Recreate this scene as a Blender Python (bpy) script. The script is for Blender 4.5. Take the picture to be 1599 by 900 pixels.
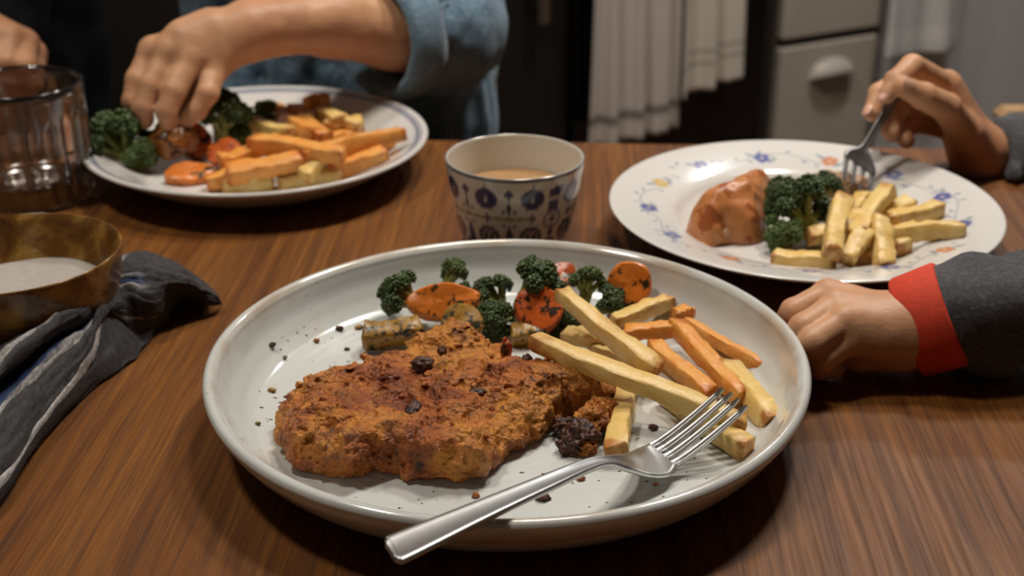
import bpy, math, random
import numpy as np
from mathutils import Vector, Matrix
random.seed(7); RNG = np.random.default_rng(7)
sc = bpy.context.scene
for o in list(bpy.data.objects): bpy.data.objects.remove(o, do_unlink=True)
C = sc.collection

# ------------------------------------------------------------------ camera, world, lights, exposure
T = 0.75                        # table top height (m)
CH = 0.33                       # camera height above table top
FPX = 2126.0                    # focal length in pixels of the 1599 px wide frame
PITCH = math.radians(24.8)
cam_d = bpy.data.cameras.new('camera'); cam = bpy.data.objects.new('camera', cam_d); C.objects.link(cam)
cam.location = (0, 0, T + CH); cam.rotation_euler = (math.pi/2 - PITCH, 0, 0)
cam_d.sensor_width = 36; cam_d.lens = FPX/1599*36
cam_d.clip_start = 0.01; cam_d.clip_end = 50
cam_d.dof.use_dof = True; cam_d.dof.focus_distance = 0.585; cam_d.dof.aperture_fstop = 10.0
sc.camera = cam
sc.view_settings.view_transform = 'Standard'; sc.view_settings.look = 'None'
sc.view_settings.exposure = -0.12; sc.view_settings.gamma = 1; sc.view_settings.use_curve_mapping = False
sc.cycles.transparent_max_bounces = 40; sc.cycles.transmission_bounces = 24; sc.cycles.max_bounces = 24
w = bpy.data.worlds.new('world'); sc.world = w; w.use_nodes = True
w.node_tree.nodes['Background'].inputs[0].default_value = (0.5, 0.47, 0.43, 1)
w.node_tree.nodes['Background'].inputs[1].default_value = 0.05
# lamps of the room, the last one an added fill: (x, y, height, disc diameter, watts, colour)
LAMPS = [(0.10, 0.98, 1.86, 0.20, 6.0, (1.0, 0.90, 0.78)),
         (-0.70, 0.62, 2.44, 0.22, 13.0, (1.0, 0.92, 0.82)),
         (0.95, 2.62, 2.44, 0.26, 9.0, (0.96, 0.98, 1.0)),
         (0.62, 1.50, 2.44, 0.26, 20.0, (1.0, 0.95, 0.88))]  # added fill lamp, there only to brighten the kitchen fronts

# ------------------------------------------------------------------ pixel -> place helpers
cp, sp = math.cos(PITCH), math.sin(PITCH)
def ray(px, py):
    u, v = (px-799.5)/FPX, (450-py)/FPX
    return np.array([u, cp+v*sp, -sp+v*cp])
def P(px, py, z=0.0):           # point of the pixel's line of sight at height z above the table
    d = ray(px, py); return np.array([0, 0, T+CH]) + d*((z-CH)/d[2])
def PD(px, py, Y):              # point of the pixel's line of sight at depth Y
    d = ray(px, py); return np.array([0, 0, T+CH]) + d*(Y/d[1])

# ------------------------------------------------------------------ object helpers
def mesh(name, V, Fc, mat=None, smooth=True):
    m = bpy.data.meshes.new(name)
    V = np.asarray(V, float)
    if isinstance(Fc, np.ndarray) and Fc.ndim == 2:
        n, k = Fc.shape
        m.vertices.add(len(V)); m.vertices.foreach_set('co', V.astype(np.float32).ravel())
        m.loops.add(n*k); m.loops.foreach_set('vertex_index', Fc.astype(np.int32).ravel())
        m.polygons.add(n); m.polygons.foreach_set('loop_start', np.arange(0, n*k, k, dtype=np.int32))
        m.update(calc_edges=True); m.validate()
    else:
        m.from_pydata([tuple(v) for v in V], [], [tuple(int(i) for i in f) for f in Fc]); m.update()
    if smooth: m.polygons.foreach_set('use_smooth', np.ones(len(m.polygons), bool))
    if mat: m.materials.append(mat)
    return m
def link(name, m, parent=None):
    o = bpy.data.objects.new(name, m); C.objects.link(o)
    if parent: o.parent = parent
    return o
def tag(o, label, cat, group=None, kind=None):
    o['label'] = label; o['category'] = cat
    if group: o['group'] = group
    if kind: o['kind'] = kind
    return o
def thing(name, label, cat, loc, group=None, rz=0.0):
    o = bpy.data.objects.new(name, None); C.objects.link(o); o.empty_display_size = 0.02
    o.location = loc; o.rotation_euler = (0, 0, rz)
    return tag(o, label, cat, group)
def part(name, V, Fc, mat, parent, smooth=True, world=True):      # V in world coordinates, parent unrotated
    V = np.asarray(V, float)
    q = parent
    while world and q is not None: V = V - np.array(q.location); q = q.parent
    return link(name, mesh(name, V, Fc, mat, smooth), parent)
def solo(name, V, Fc, mat, label, cat, group=None, smooth=True, origin=None):
    V = np.asarray(V, float)
    o0 = np.array(origin) if origin is not None else np.array([V[:, 0].mean(), V[:, 1].mean(), V[:, 2].min()])
    o = link(name, mesh(name, V-o0, Fc, mat, smooth)); o.location = o0
    return tag(o, label, cat, group)
def struct(name, V, Fc, mat, smooth=False):
    o = link(name, mesh(name, V, Fc, mat, smooth)); o['kind'] = 'structure'; return o
def col_attr(o, cols):
    a = o.data.color_attributes.new('Col', 'FLOAT_COLOR', 'POINT')
    c = np.ones((len(cols), 4), np.float32); c[:, :3] = cols
    a.data.foreach_set('color', c.ravel())

# ------------------------------------------------------------------ geometry helpers
def boxg(c, s, R=None, bev=0.0):
    """bevelled box, centre c, size s"""
    hx, hy, hz = np.array(s)/2
    if bev <= 0:
        V = np.array([(x*hx, y*hy, z*hz) for x in (-1, 1) for y in (-1, 1) for z in (-1, 1)])
        Fc = [(0, 1, 3, 2), (4, 6, 7, 5), (0, 4, 5, 1), (2, 3, 7, 6), (0, 2, 6, 4), (1, 5, 7, 3)]
    else:
        b = min(bev, hx*.9, hy*.9, hz*.9); V = []; idx = {}
        for x in (-1, 1):
            for y in (-1, 1):
                for z in (-1, 1):
                    for a in range(3):
                        p = [x*(hx-b), y*(hy-b), z*(hz-b)]; p[a] = (x, y, z)[a]*(hx, hy, hz)[a]
                        idx[(x, y, z, a)] = len(V); V.append(p)
        V = np.array(V); Fc = []
        def add(q):
            pts = V[list(q)]; n = np.cross(pts[1]-pts[0], pts[2]-pts[0])
            Fc.append(tuple(q) if np.dot(n, pts.mean(0)) > 0 else tuple(reversed(q)))
        for a in range(3):
            b1, c1 = (a+1) % 3, (a+2) % 3
            for s_ in (-1, 1):
                q = []
                for (i, j) in ((-1, -1), (1, -1), (1, 1), (-1, 1)):
                    k = [0, 0, 0]; k[a] = s_; k[b1] = i; k[c1] = j; q.append(idx[tuple(k)+(a,)])
                add(q)
            for i in (-1, 1):
                for j in (-1, 1):
                    k0 = [0, 0, 0]; k1 = [0, 0, 0]
                    k0[a] = -1; k1[a] = 1; k0[b1] = k1[b1] = i; k0[c1] = k1[c1] = j
                    add([idx[tuple(k0)+(b1,)], idx[tuple(k1)+(b1,)], idx[tuple(k1)+(c1,)], idx[tuple(k0)+(c1,)]])
        for x in (-1, 1):
            for y in (-1, 1):
                for z in (-1, 1): add([idx[(x, y, z, a)] for a in range(3)])
    if R is not None: V = V @ np.array(R).T
    return V + np.array(c), Fc
def join(parts):
    V = []; Fc = []; n = 0
    for v, f in parts:
        V.append(np.asarray(v, float)); Fc += [tuple(int(i)+n for i in q) for q in f]; n += len(v)
    return np.concatenate(V), Fc
def rotz(a): c, s = math.cos(a), math.sin(a); return np.array([[c, -s, 0], [s, c, 0], [0, 0, 1.]])
def frame(d, up=(0, 0, 1)):
    d = np.asarray(d, float); d = d/np.linalg.norm(d); up = np.asarray(up, float)
    if abs(np.dot(d, up)) > .99: up = np.array([1., 0, 0])
    s = np.cross(up, d); s /= np.linalg.norm(s); u = np.cross(d, s); return d, s, u
def lathe(prof, n=96, c=(0, 0, 0), rmod=None):
    """closed or open (r,z) profile turned round z"""
    prof = np.asarray(prof, float); th = np.linspace(0, 2*np.pi, n, endpoint=False)
    m = len(prof); R = prof[:, 0][:, None]*np.ones(n); Z = prof[:, 1][:, None]*np.ones(n)
    if rmod is not None: R = R + rmod(prof[:, 0][:, None], prof[:, 1][:, None], th[None, :])
    V = np.stack([R*np.cos(th), R*np.sin(th), Z], -1).reshape(-1, 3) + np.array(c)
    i = np.arange(m-1)[:, None]; j = np.arange(n)[None, :]; j2 = (j+1) % n
    Fq = np.stack([i*n+j, i*n+j2, (i+1)*n+j2, (i+1)*n+j], -1).reshape(-1, 4)
    return V, Fq[:, ::-1].copy()
def spline(pts, n, closed=False):
    """Catmull-Rom through pts"""
    p = np.asarray(pts, float); k = len(p)
    if closed: t = np.linspace(0, k, n, endpoint=False)
    else: t = np.linspace(0, k-1, n); 
    i = np.floor(t).astype(int)
    if not closed: i = np.minimum(i, k-2)
    f = (t-i)[:, None]
    g = (lambda q: p[q % k]) if closed else (lambda q: p[np.clip(q, 0, k-1)])
    a, b, c, d = g(i-1), g(i), g(i+1), g(i+2)
    return .5*((2*b)+(-a+c)*f+(2*a-5*b+4*c-d)*f**2+(-a+3*b-3*c+d)*f**3)
def tube(pts, r, n=10, caps=True, ell=1.0, up=(0, 0, 1)):
    pts = np.asarray(pts, float); m = len(pts); r = np.ones(m)*r
    V = []
    for i in range(m):
        d = pts[min(i+1, m-1)]-pts[max(i-1, 0)]; d, s, u = frame(d, up)
        for k in range(n):
            a = 2*np.pi*k/n; V.append(pts[i]+r[i]*(np.cos(a)*s+np.sin(a)*u*ell))
    Fc = []
    for i in range(m-1):
        for k in range(n):
            k2 = (k+1) % n; Fc.append((i*n+k, i*n+k2, (i+1)*n+k2, (i+1)*n+k))
    if caps: Fc.append(tuple(range(n-1, -1, -1))); Fc.append(tuple((m-1)*n+k for k in range(n)))
    return np.array(V), Fc
def sheet(G, thick=0.0):
    """grid G (a,b,3) -> mesh, optionally with thickness"""
    a, b, _ = G.shape
    i = np.arange(a-1)[:, None]; j = np.arange(b-1)[None, :]
    Fq = np.stack([i*b+j, (i+1)*b+j, (i+1)*b+j+1, i*b+j+1], -1).reshape(-1, 4)
    if not thick: return G.reshape(-1, 3), Fq
    du = np.gradient(G, axis=0); dv = np.gradient(G, axis=1); N = np.cross(du, dv)
    N /= np.linalg.norm(N, axis=-1, keepdims=True)+1e-12
    V = np.concatenate([(G+N*thick/2).reshape(-1, 3), (G-N*thick/2).reshape(-1, 3)]); o = a*b
    border = [k for k in range(b)]+[k*b+b-1 for k in range(1, a)]+[(a-1)*b+k for k in range(b-2, -1, -1)]+[k*b for k in range(a-2, 0, -1)]
    side = [(border[k], border[(k+1) % len(border)], border[(k+1) % len(border)]+o, border[k]+o) for k in range(len(border))]
    return V, np.concatenate([Fq, Fq[:, ::-1]+o, np.array(side)])

# value noise
def _h(i, j, k, s):
    n = (i.astype(np.int64)*374761393 + j.astype(np.int64)*668265263 + k.astype(np.int64)*1442695041 + s*974711) & 0xffffffff
    n = ((n ^ (n >> 13))*1274126177) & 0xffffffff
    return ((n ^ (n >> 16)) & 0xffff)/32767.5-1
def noise(p, scale, seed=0):
    q = np.asarray(p)*scale; i = np.floor(q); f = q-i; f = f*f*(3-2*f); i = i.astype(np.int64); r = 0
    for a in (0, 1):
        for b in (0, 1):
            for c in (0, 1):
                wgt = (f[..., 0] if a else 1-f[..., 0])*(f[..., 1] if b else 1-f[..., 1])*(f[..., 2] if c else 1-f[..., 2])
                r = r + wgt*_h(i[..., 0]+a, i[..., 1]+b, i[..., 2]+c, seed)
    return r

# ------------------------------------------------------------------ signed-distance modelling (surface nets)
def surf(fn, lo, hi, h):
    lo = np.asarray(lo, float); hi = np.asarray(hi, float)
    n = np.ceil((hi-lo)/h).astype(int)+1
    ax = [lo[k]+h*np.arange(n[k]) for k in range(3)]
    Pg = np.stack(np.meshgrid(*ax, indexing='ij'), -1).reshape(-1, 3)
    st = 4; nb = -(-n//st)
    cax = [lo[k]+h*(st*np.arange(nb[k])+(st-1)/2) for k in range(3)]
    Dc = fn(np.stack(np.meshgrid(*cax, indexing='ij'), -1).reshape(-1, 3)).reshape(nb)
    D = Dc
    for k in range(3): D = np.repeat(D, st, k)
    D = D[:n[0], :n[1], :n[2]].copy(); near = (np.abs(D) < st*h*1.2+.0045).ravel()
    D = D.ravel(); D[near] = fn(Pg[near]); D = D.reshape(n)
    s = D < 0
    cnt = np.zeros(n-1, np.int8)
    cor = [(a, b, c) for a in (0, 1) for b in (0, 1) for c in (0, 1)]
    for a, b, c in cor: cnt += s[a:n[0]-1+a, b:n[1]-1+b, c:n[2]-1+c]
    act = (cnt > 0) & (cnt < 8)
    ijk = np.argwhere(act); idx = -np.ones(n-1, np.int64); idx[act] = np.arange(len(ijk))
    pos = np.zeros((len(ijk), 3)); k = np.zeros(len(ijk))
    for a in cor:
        for d in range(3):
            if a[d]: continue
            b = list(a); b[d] = 1
            va = D[ijk[:, 0]+a[0], ijk[:, 1]+a[1], ijk[:, 2]+a[2]]; vb = D[ijk[:, 0]+b[0], ijk[:, 1]+b[1], ijk[:, 2]+b[2]]
            m = (va < 0) != (vb < 0); t = va[m]/(va[m]-vb[m])
            q = np.tile(np.array(a, float), (m.sum(), 1)); q[:, d] += t; pos[m] += q; k[m] += 1
    V = lo + h*(ijk + pos/k[:, None]); Fq = []
    for d in range(3):
        e, f = (d+1) % 3, (d+2) % 3
        sl0 = [slice(1, -1)]*3; sl1 = [slice(1, -1)]*3
        sl0[d] = slice(0, -1); sl1[d] = slice(1, None)
        m = s[tuple(sl0)] != s[tuple(sl1)]; q = np.argwhere(m)
        off = np.ones(3, int); off[d] = 0; q = q+off
        ins = s[q[:, 0], q[:, 1], q[:, 2]]
        def cell(de, df):
            r = q.copy(); r[:, e] += de; r[:, f] += df; return idx[r[:, 0], r[:, 1], r[:, 2]]
        quad = np.stack([cell(-1, -1), cell(0, -1), cell(0, 0), cell(-1, 0)], -1)
        quad[~ins] = quad[~ins][:, ::-1]; Fq.append(quad)
    return V, np.concatenate(Fq)
def cap(p, a, b, ra, rb):
    a = np.asarray(a, float); b = np.asarray(b, float); ab = b-a
    t = np.clip(((p-a)@ab)/max(ab@ab, 1e-12), 0, 1)
    return np.linalg.norm(p-a-t[:, None]*ab, axis=1)-(ra+(rb-ra)*t)
def ell(p, c, r, R=None):
    q = p-np.asarray(c, float)
    if R is not None: q = q@np.asarray(R)
    r = np.asarray(r, float); k0 = np.linalg.norm(q/r, axis=1); k1 = np.linalg.norm(q/(r*r), axis=1)
    return k0*(k0-1)/(k1+1e-9)
def smin(a, b, k):
    h = np.clip(.5+.5*(b-a)/k, 0, 1); return b*(1-h)+a*h-k*h*(1-h)
def smax(a, b, k): return -smin(-a, -b, k)
def chain(p, pts, rs, k=.003):
    d = None
    for i in range(len(pts)-1):
        c = cap(p, pts[i], pts[i+1], rs[i], rs[i+1]); d = c if d is None else smin(d, c, k)
    return d
def bounds(pts, pad):
    q = np.concatenate([np.asarray(a, float).reshape(-1, 3) for a in pts]); return q.min(0)-pad, q.max(0)+pad

# ------------------------------------------------------------------ materials
def newmat(name):
    m = bpy.data.materials.new(name); m.use_nodes = True; nt = m.node_tree
    return m, nt, nt.nodes['Principled BSDF']
def setp(b, **k):
    for a, v in k.items():
        n = {'rough': 'Roughness', 'metal': 'Metallic', 'spec': 'Specular IOR Level', 'ior': 'IOR', 'trans': 'Transmission Weight',
             'sss': 'Subsurface Weight', 'coat': 'Coat Weight', 'coatr': 'Coat Roughness', 'sheen': 'Sheen Weight'}[a]
        b.inputs[n].default_value = v
def nd(nt, t, **k):
    n = nt.nodes.new(t)
    for a, v in k.items():
        if a.startswith('i_'):
            key = a[2:]; key = int(key) if key.isdigit() else key
            n.inputs[key].default_value = v
        else: setattr(n, a, v)
    return n
def tex(nt, coord='Object', scale=(1, 1, 1), rot=(0, 0, 0), loc=(0, 0, 0)):
    tc = nd(nt, 'ShaderNodeTexCoord'); mp = nd(nt, 'ShaderNodeMapping')
    mp.inputs['Scale'].default_value = scale; mp.inputs['Rotation'].default_value = rot; mp.inputs['Location'].default_value = loc
    nt.links.new(tc.outputs[coord], mp.inputs[0]); return mp.outputs[0]
def nz(nt, vec, scale, detail=4, rough=.55, dist=0.0):
    n = nd(nt, 'ShaderNodeTexNoise'); n.inputs['Scale'].default_value = scale; n.inputs['Detail'].default_value = detail
    n.inputs['Roughness'].default_value = rough; n.inputs['Distortion'].default_value = dist
    nt.links.new(vec, n.inputs['Vector']); return n.outputs[0]
def ramp(nt, fac, stops, interp='LINEAR'):
    r = nd(nt, 'ShaderNodeValToRGB'); r.color_ramp.interpolation = interp
    while len(r.color_ramp.elements) < len(stops): r.color_ramp.elements.new(.5)
    for e, (p, c) in zip(r.color_ramp.elements, stops): e.position = p; e.color = (*c, 1) if len(c) == 3 else c
    nt.links.new(fac, r.inputs[0]); return r.outputs[0]
def mixc(nt, fac, a, b, mode='MIX'):
    m = nd(nt, 'ShaderNodeMix', data_type='RGBA', blend_type=mode)
    for s, v in ((m.inputs[0], fac), (m.inputs[6], a), (m.inputs[7], b)):
        if isinstance(v, (int, float)): s.default_value = v
        elif isinstance(v, tuple): s.default_value = (*v, 1) if len(v) == 3 else v
        else: nt.links.new(v, s)
    return m.outputs[2]
def mth(nt, op, a, b=None, c=None):
    m = nd(nt, 'ShaderNodeMath', operation=op)
    for s, v in zip(m.inputs, (a, b, c)):
        if v is None: continue
        if isinstance(v, (int, float)): s.default_value = v
        else: nt.links.new(v, s)
    return m.outputs[0]
def bump(nt, b, hgt, strength=.3, dist=.001):
    n = nd(nt, 'ShaderNodeBump'); n.inputs['Strength'].default_value = strength; n.inputs['Distance'].default_value = dist
    nt.links.new(hgt, n.inputs['Height']); nt.links.new(n.outputs[0], b.inputs['Normal'])
def simple(name, col, rough=.5, var=.12, scale=40, bmp=0, **k):
    m, nt, b = newmat(name); v = tex(nt)
    n = nz(nt, v, scale)
    lo = tuple(c*(1-var) for c in col); hi = tuple(min(1, c*(1+var)) for c in col)
    nt.links.new(ramp(nt, n, [(.3, lo), (.7, hi)]), b.inputs['Base Color']); setp(b, rough=rough, **k)
    if bmp: bump(nt, b, nz(nt, v, scale*6, 3), bmp, .001)
    return m
def attr_mat(name, rough=.4, bmp=0, bscale=500, **k):
    m, nt, b = newmat(name); a = nd(nt, 'ShaderNodeVertexColor', layer_name='Col')
    v = tex(nt); n = nz(nt, v, 90, 3)
    nt.links.new(mixc(nt, .12, a.outputs[0], ramp(nt, n, [(.3, (.8, .8, .8)), (.7, (1, 1, 1))]), 'MULTIPLY'), b.inputs['Base Color'])
    setp(b, rough=rough, **k)
    if bmp: bump(nt, b, nz(nt, v, bscale, 2), bmp, .0006)
    return m

def wood_mat(name, cols, along='Y', scale=1.0, rough=.46):
    m, nt, b = newmat(name)
    s = {'Y': (105, 2.6, 105), 'X': (2.6, 105, 105), 'Z': (105, 105, 2.6)}[along]; s = tuple(q*scale for q in s)
    v = tex(nt, scale=s); warp = tex(nt, scale=tuple(q*scale for q in (3.2, 1.1, 3.2)))
    w1 = nz(nt, warp, 1.3, 2)
    comb = nd(nt, 'ShaderNodeVectorMath', operation='ADD'); nt.links.new(v, comb.inputs[0])
    sc_ = nd(nt, 'ShaderNodeVectorMath', operation='SCALE'); sc_.inputs[3].default_value = 4.0
    nt.links.new(w1, sc_.inputs[0]); nt.links.new(sc_.outputs[0], comb.inputs[1])
    g = nz(nt, comb.outputs[0], 1.0, 6, .62)
    fine = nz(nt, tex(nt, scale=tuple(q*3.2 for q in s)), 1.0, 3, .6)
    big = nz(nt, tex(nt, scale=(4, 1.2, 4)), 1.0, 3)
    c = ramp(nt, g, [(.28, cols[0]), (.45, cols[1]), (.60, cols[2]), (.75, cols[1])])
    c = mixc(nt, .55, c, ramp(nt, fine, [(.36, (.38, .34, .31)), (.56, (1.05, 1.05, 1.05))]), 'MULTIPLY')
    pores = nz(nt, tex(nt, scale=tuple(q*9 for q in s)), 1.0, 2, .5)
    c = mixc(nt, .45, c, ramp(nt, pores, [(.36, (.45, .42, .40)), (.52, (1, 1, 1))]), 'MULTIPLY')
    c = mixc(nt, .5, c, ramp(nt, big, [(.3, (.62, .60, .58)), (.65, (1.1, 1.08, 1.05))]), 'MULTIPLY')
    nt.links.new(c, b.inputs['Base Color']); setp(b, rough=rough, spec=.30)
    r = ramp(nt, fine, [(.3, (rough+.16,)*3), (.7, (rough-.06,)*3)]); nt.links.new(r, b.inputs['Roughness'])
    h = mth(nt, 'ADD', mth(nt, 'MULTIPLY', g, .6), fine); bump(nt, b, h, .16, .0005)
    return m

def skin_mat(name, base, red):
    m, nt, b = newmat(name); v = tex(nt)
    n = nz(nt, v, 34, 4); n2 = nz(nt, v, 12, 2)
    c = ramp(nt, n, [(.32, tuple(x*.86 for x in base)), (.68, tuple(min(1, x*1.1) for x in base))])
    c = mixc(nt, ramp(nt, n2, [(.42, (0, 0, 0)), (.7, (.6, .6, .6))]), c, red)
    nt.links.new(c, b.inputs['Base Color']); setp(b, rough=.48, sss=.12, spec=.4)
    b.inputs['Subsurface Radius'].default_value = (1, .35, .18); b.inputs['Subsurface Scale'].default_value = .004
    bump(nt, b, mth(nt, 'ADD', nz(nt, v, 420, 3), mth(nt, 'MULTIPLY', nz(nt, tex(nt, scale=(1, 1, 3)), 110, 3), 1.4)), .22, .0007)
    return m
SKIN = skin_mat('skin', (.56, .300, .165), (.50, .215, .12))

def stoneware():
    m, nt, b = newmat('stoneware glaze'); v = tex(nt)
    c = ramp(nt, nz(nt, v, 14, 4), [(.3, (.555, .580, .560)), (.7, (.635, .660, .645))])
    # warm clay showing through at the lip, by height, broken up
    sx = nd(nt, 'ShaderNodeSeparateXYZ'); tc = nd(nt, 'ShaderNodeTexCoord'); nt.links.new(tc.outputs['Object'], sx.inputs[0])
    r2 = mth(nt, 'SQRT', mth(nt, 'ADD', mth(nt, 'POWER', sx.outputs[0], 2), mth(nt, 'POWER', sx.outputs[1], 2)))
    lip = ramp(nt, mth(nt, 'ADD', r2, mth(nt, 'MULTIPLY', nz(nt, v, 60, 3), .0022)), [(.1340, (0, 0, 0)), (.1350, (1, 1, 1)), (.1364, (1, 1, 1)), (.1376, (0, 0, 0))])
    brk = ramp(nt, nz(nt, v, 26, 3), [(.34, (0, 0, 0)), (.62, (.95, .95, .95))])
    c = mixc(nt, mth(nt, 'MULTIPLY', lip, brk), c, (.36, .235, .12))
    vo = nd(nt, 'ShaderNodeTexVoronoi'); vo.inputs['Scale'].default_value = 95; nt.links.new(v, vo.inputs[0])
    sp_ = ramp(nt, vo.outputs['Distance'], [(.045, (1, 1, 1)), (.075, (0, 0, 0))])
    c = mixc(nt, mth(nt, 'MULTIPLY', sp_, .55), c, (.22, .19, .15))
    # oily sauce smears
    oil = ramp(nt, nz(nt, v, 26, 3, .5, .6), [(.66, (0, 0, 0)), (.72, (.22, .22, .22))])
    c = mixc(nt, oil, c, (.58, .47, .30))
    nt.links.new(c, b.inputs['Base Color']); setp(b, rough=.17, spec=.5, coat=.5, coatr=.06)
    bump(nt, b, mth(nt, 'ADD', nz(nt, v, 30, 2), mth(nt, 'MULTIPLY', mth(nt, 'SINE', mth(nt, 'MULTIPLY', r2, 1150)), .12)), .22, .0018)
    return m
def charred(name, base, dark, amount=.56, scale=170, rough=.3, gen=False):
    m, nt, b = newmat(name); v = tex(nt)
    c = ramp(nt, nz(nt, v, 60, 3), [(.3, tuple(x*.72 for x in base)), (.7, tuple(min(1, x*1.15) for x in base))])
    s = ramp(nt, nz(nt, v, scale, 4, .6), [(amount, (0, 0, 0)), (amount+.06, (1, 1, 1))])
    c = mixc(nt, s, c, dark); nt.links.new(c, b.inputs['Base Color']); setp(b, rough=rough, spec=.5, sss=.04)
    b.inputs['Subsurface Scale'].default_value = .003
    bump(nt, b, nz(nt, v, 260, 4), .35, .0012); return m
def fry_mat(name, pale, gold, brown):
    m, nt, b = newmat(name); v = tex(nt)
    g = nd(nt, 'ShaderNodeTexCoord'); sx = nd(nt, 'ShaderNodeSeparateXYZ'); nt.links.new(g.outputs['Generated'], sx.inputs[0])
    oi = nd(nt, 'ShaderNodeObjectInfo'); geo = nd(nt, 'ShaderNodeNewGeometry')
    vv = nd(nt, 'ShaderNodeVectorMath', operation='ADD'); nt.links.new(v, vv.inputs[0]); nt.links.new(oi.outputs['Random'], vv.inputs[1]); q = vv.outputs[0]
    c = ramp(nt, nz(nt, q, 85, 4), [(.36, pale), (.62, gold)])
    c = mixc(nt, mth(nt, 'MULTIPLY', oi.outputs['Random'], .45), c, gold)
    toast = tuple(.55*x+.45*y for x, y in zip(gold, brown))
    edge = ramp(nt, mth(nt, 'ADD', geo.outputs['Pointiness'], mth(nt, 'MULTIPLY', mth(nt, 'SUBTRACT', nz(nt, q, 160, 4), .5), .22)), [(.53, (0, 0, 0)), (.62, (.75, .75, .75))])
    c = mixc(nt, edge, c, toast)
    c = mixc(nt, ramp(nt, nz(nt, q, 62, 4, .6), [(.56, (0, 0, 0)), (.70, (.6, .6, .6))]), c, toast)
    e = mth(nt, 'MULTIPLY', mth(nt, 'ABSOLUTE', mth(nt, 'SUBTRACT', sx.outputs[0], .5)), 2)
    tip = ramp(nt, mth(nt, 'ADD', e, mth(nt, 'MULTIPLY', mth(nt, 'SUBTRACT', nz(nt, q, 130, 4), .5), .8)), [(.80, (0, 0, 0)), (.98, (.85, .85, .85))])
    c = mixc(nt, tip, c, brown)
    c = mixc(nt, ramp(nt, nz(nt, q, 230, 4, .65), [(.66, (0, 0, 0)), (.76, (.7, .7, .7))]), c, tuple(x*.8 for x in brown))
    nt.links.new(c, b.inputs['Base Color']); setp(b, rough=.38, spec=.4, sss=.10); b.inputs['Subsurface Scale'].default_value = .003
    bump(nt, b, mth(nt, 'ADD', mth(nt, 'MULTIPLY', nz(nt, q, 140, 5, .6), 1.6), nz(nt, tex(nt, scale=(60, 300, 300)), 1, 2)), .45, .0011); return m
def crust_mat():
    m, nt, b = newmat('breaded crust'); v = tex(nt)
    big = nz(nt, v, 30, 4, .6, .4); mid = nz(nt, v, 95, 5, .65); fin = nz(nt, v, 620, 4, .7)
    vo = nd(nt, 'ShaderNodeTexVoronoi'); vo.inputs['Scale'].default_value = 520; nt.links.new(v, vo.inputs[0])
    c = ramp(nt, big, [(.30, (.10, .020, .004)), (.41, (.30, .068, .008)), (.51, (.46, .138, .014)), (.64, (.60, .245, .024)), (.76, (.36, .085, .008))])
    c = mixc(nt, ramp(nt, mid, [(.46, (0, 0, 0)), (.62, (.85, .85, .85))]), c, (.15, .034, .007))
    c = mixc(nt, ramp(nt, nz(nt, v, 48, 4, .6), [(.55, (0, 0, 0)), (.68, (.7, .7, .7))]), c, (.62, .25, .045))
    c = mixc(nt, ramp(nt, fin, [(.55, (0, 0, 0)), (.70, (.42, .42, .42))]), c, (.70, .30, .05))
    c = mixc(nt, ramp(nt, nz(nt, v, 150, 3), [(.66, (0, 0, 0)), (.72, (.9, .9, .9))]), c, (.035, .013, .007))
    nt.links.new(c, b.inputs['Base Color']); setp(b, rough=.34, spec=.5)
    h = mth(nt, 'ADD', mth(nt, 'MULTIPLY', mth(nt, 'SUBTRACT', 1, vo.outputs['Distance']), .8), mth(nt, 'ADD', fin, nz(nt, v, 240, 3)))
    bump(nt, b, h, .85, .0014); return m

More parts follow.
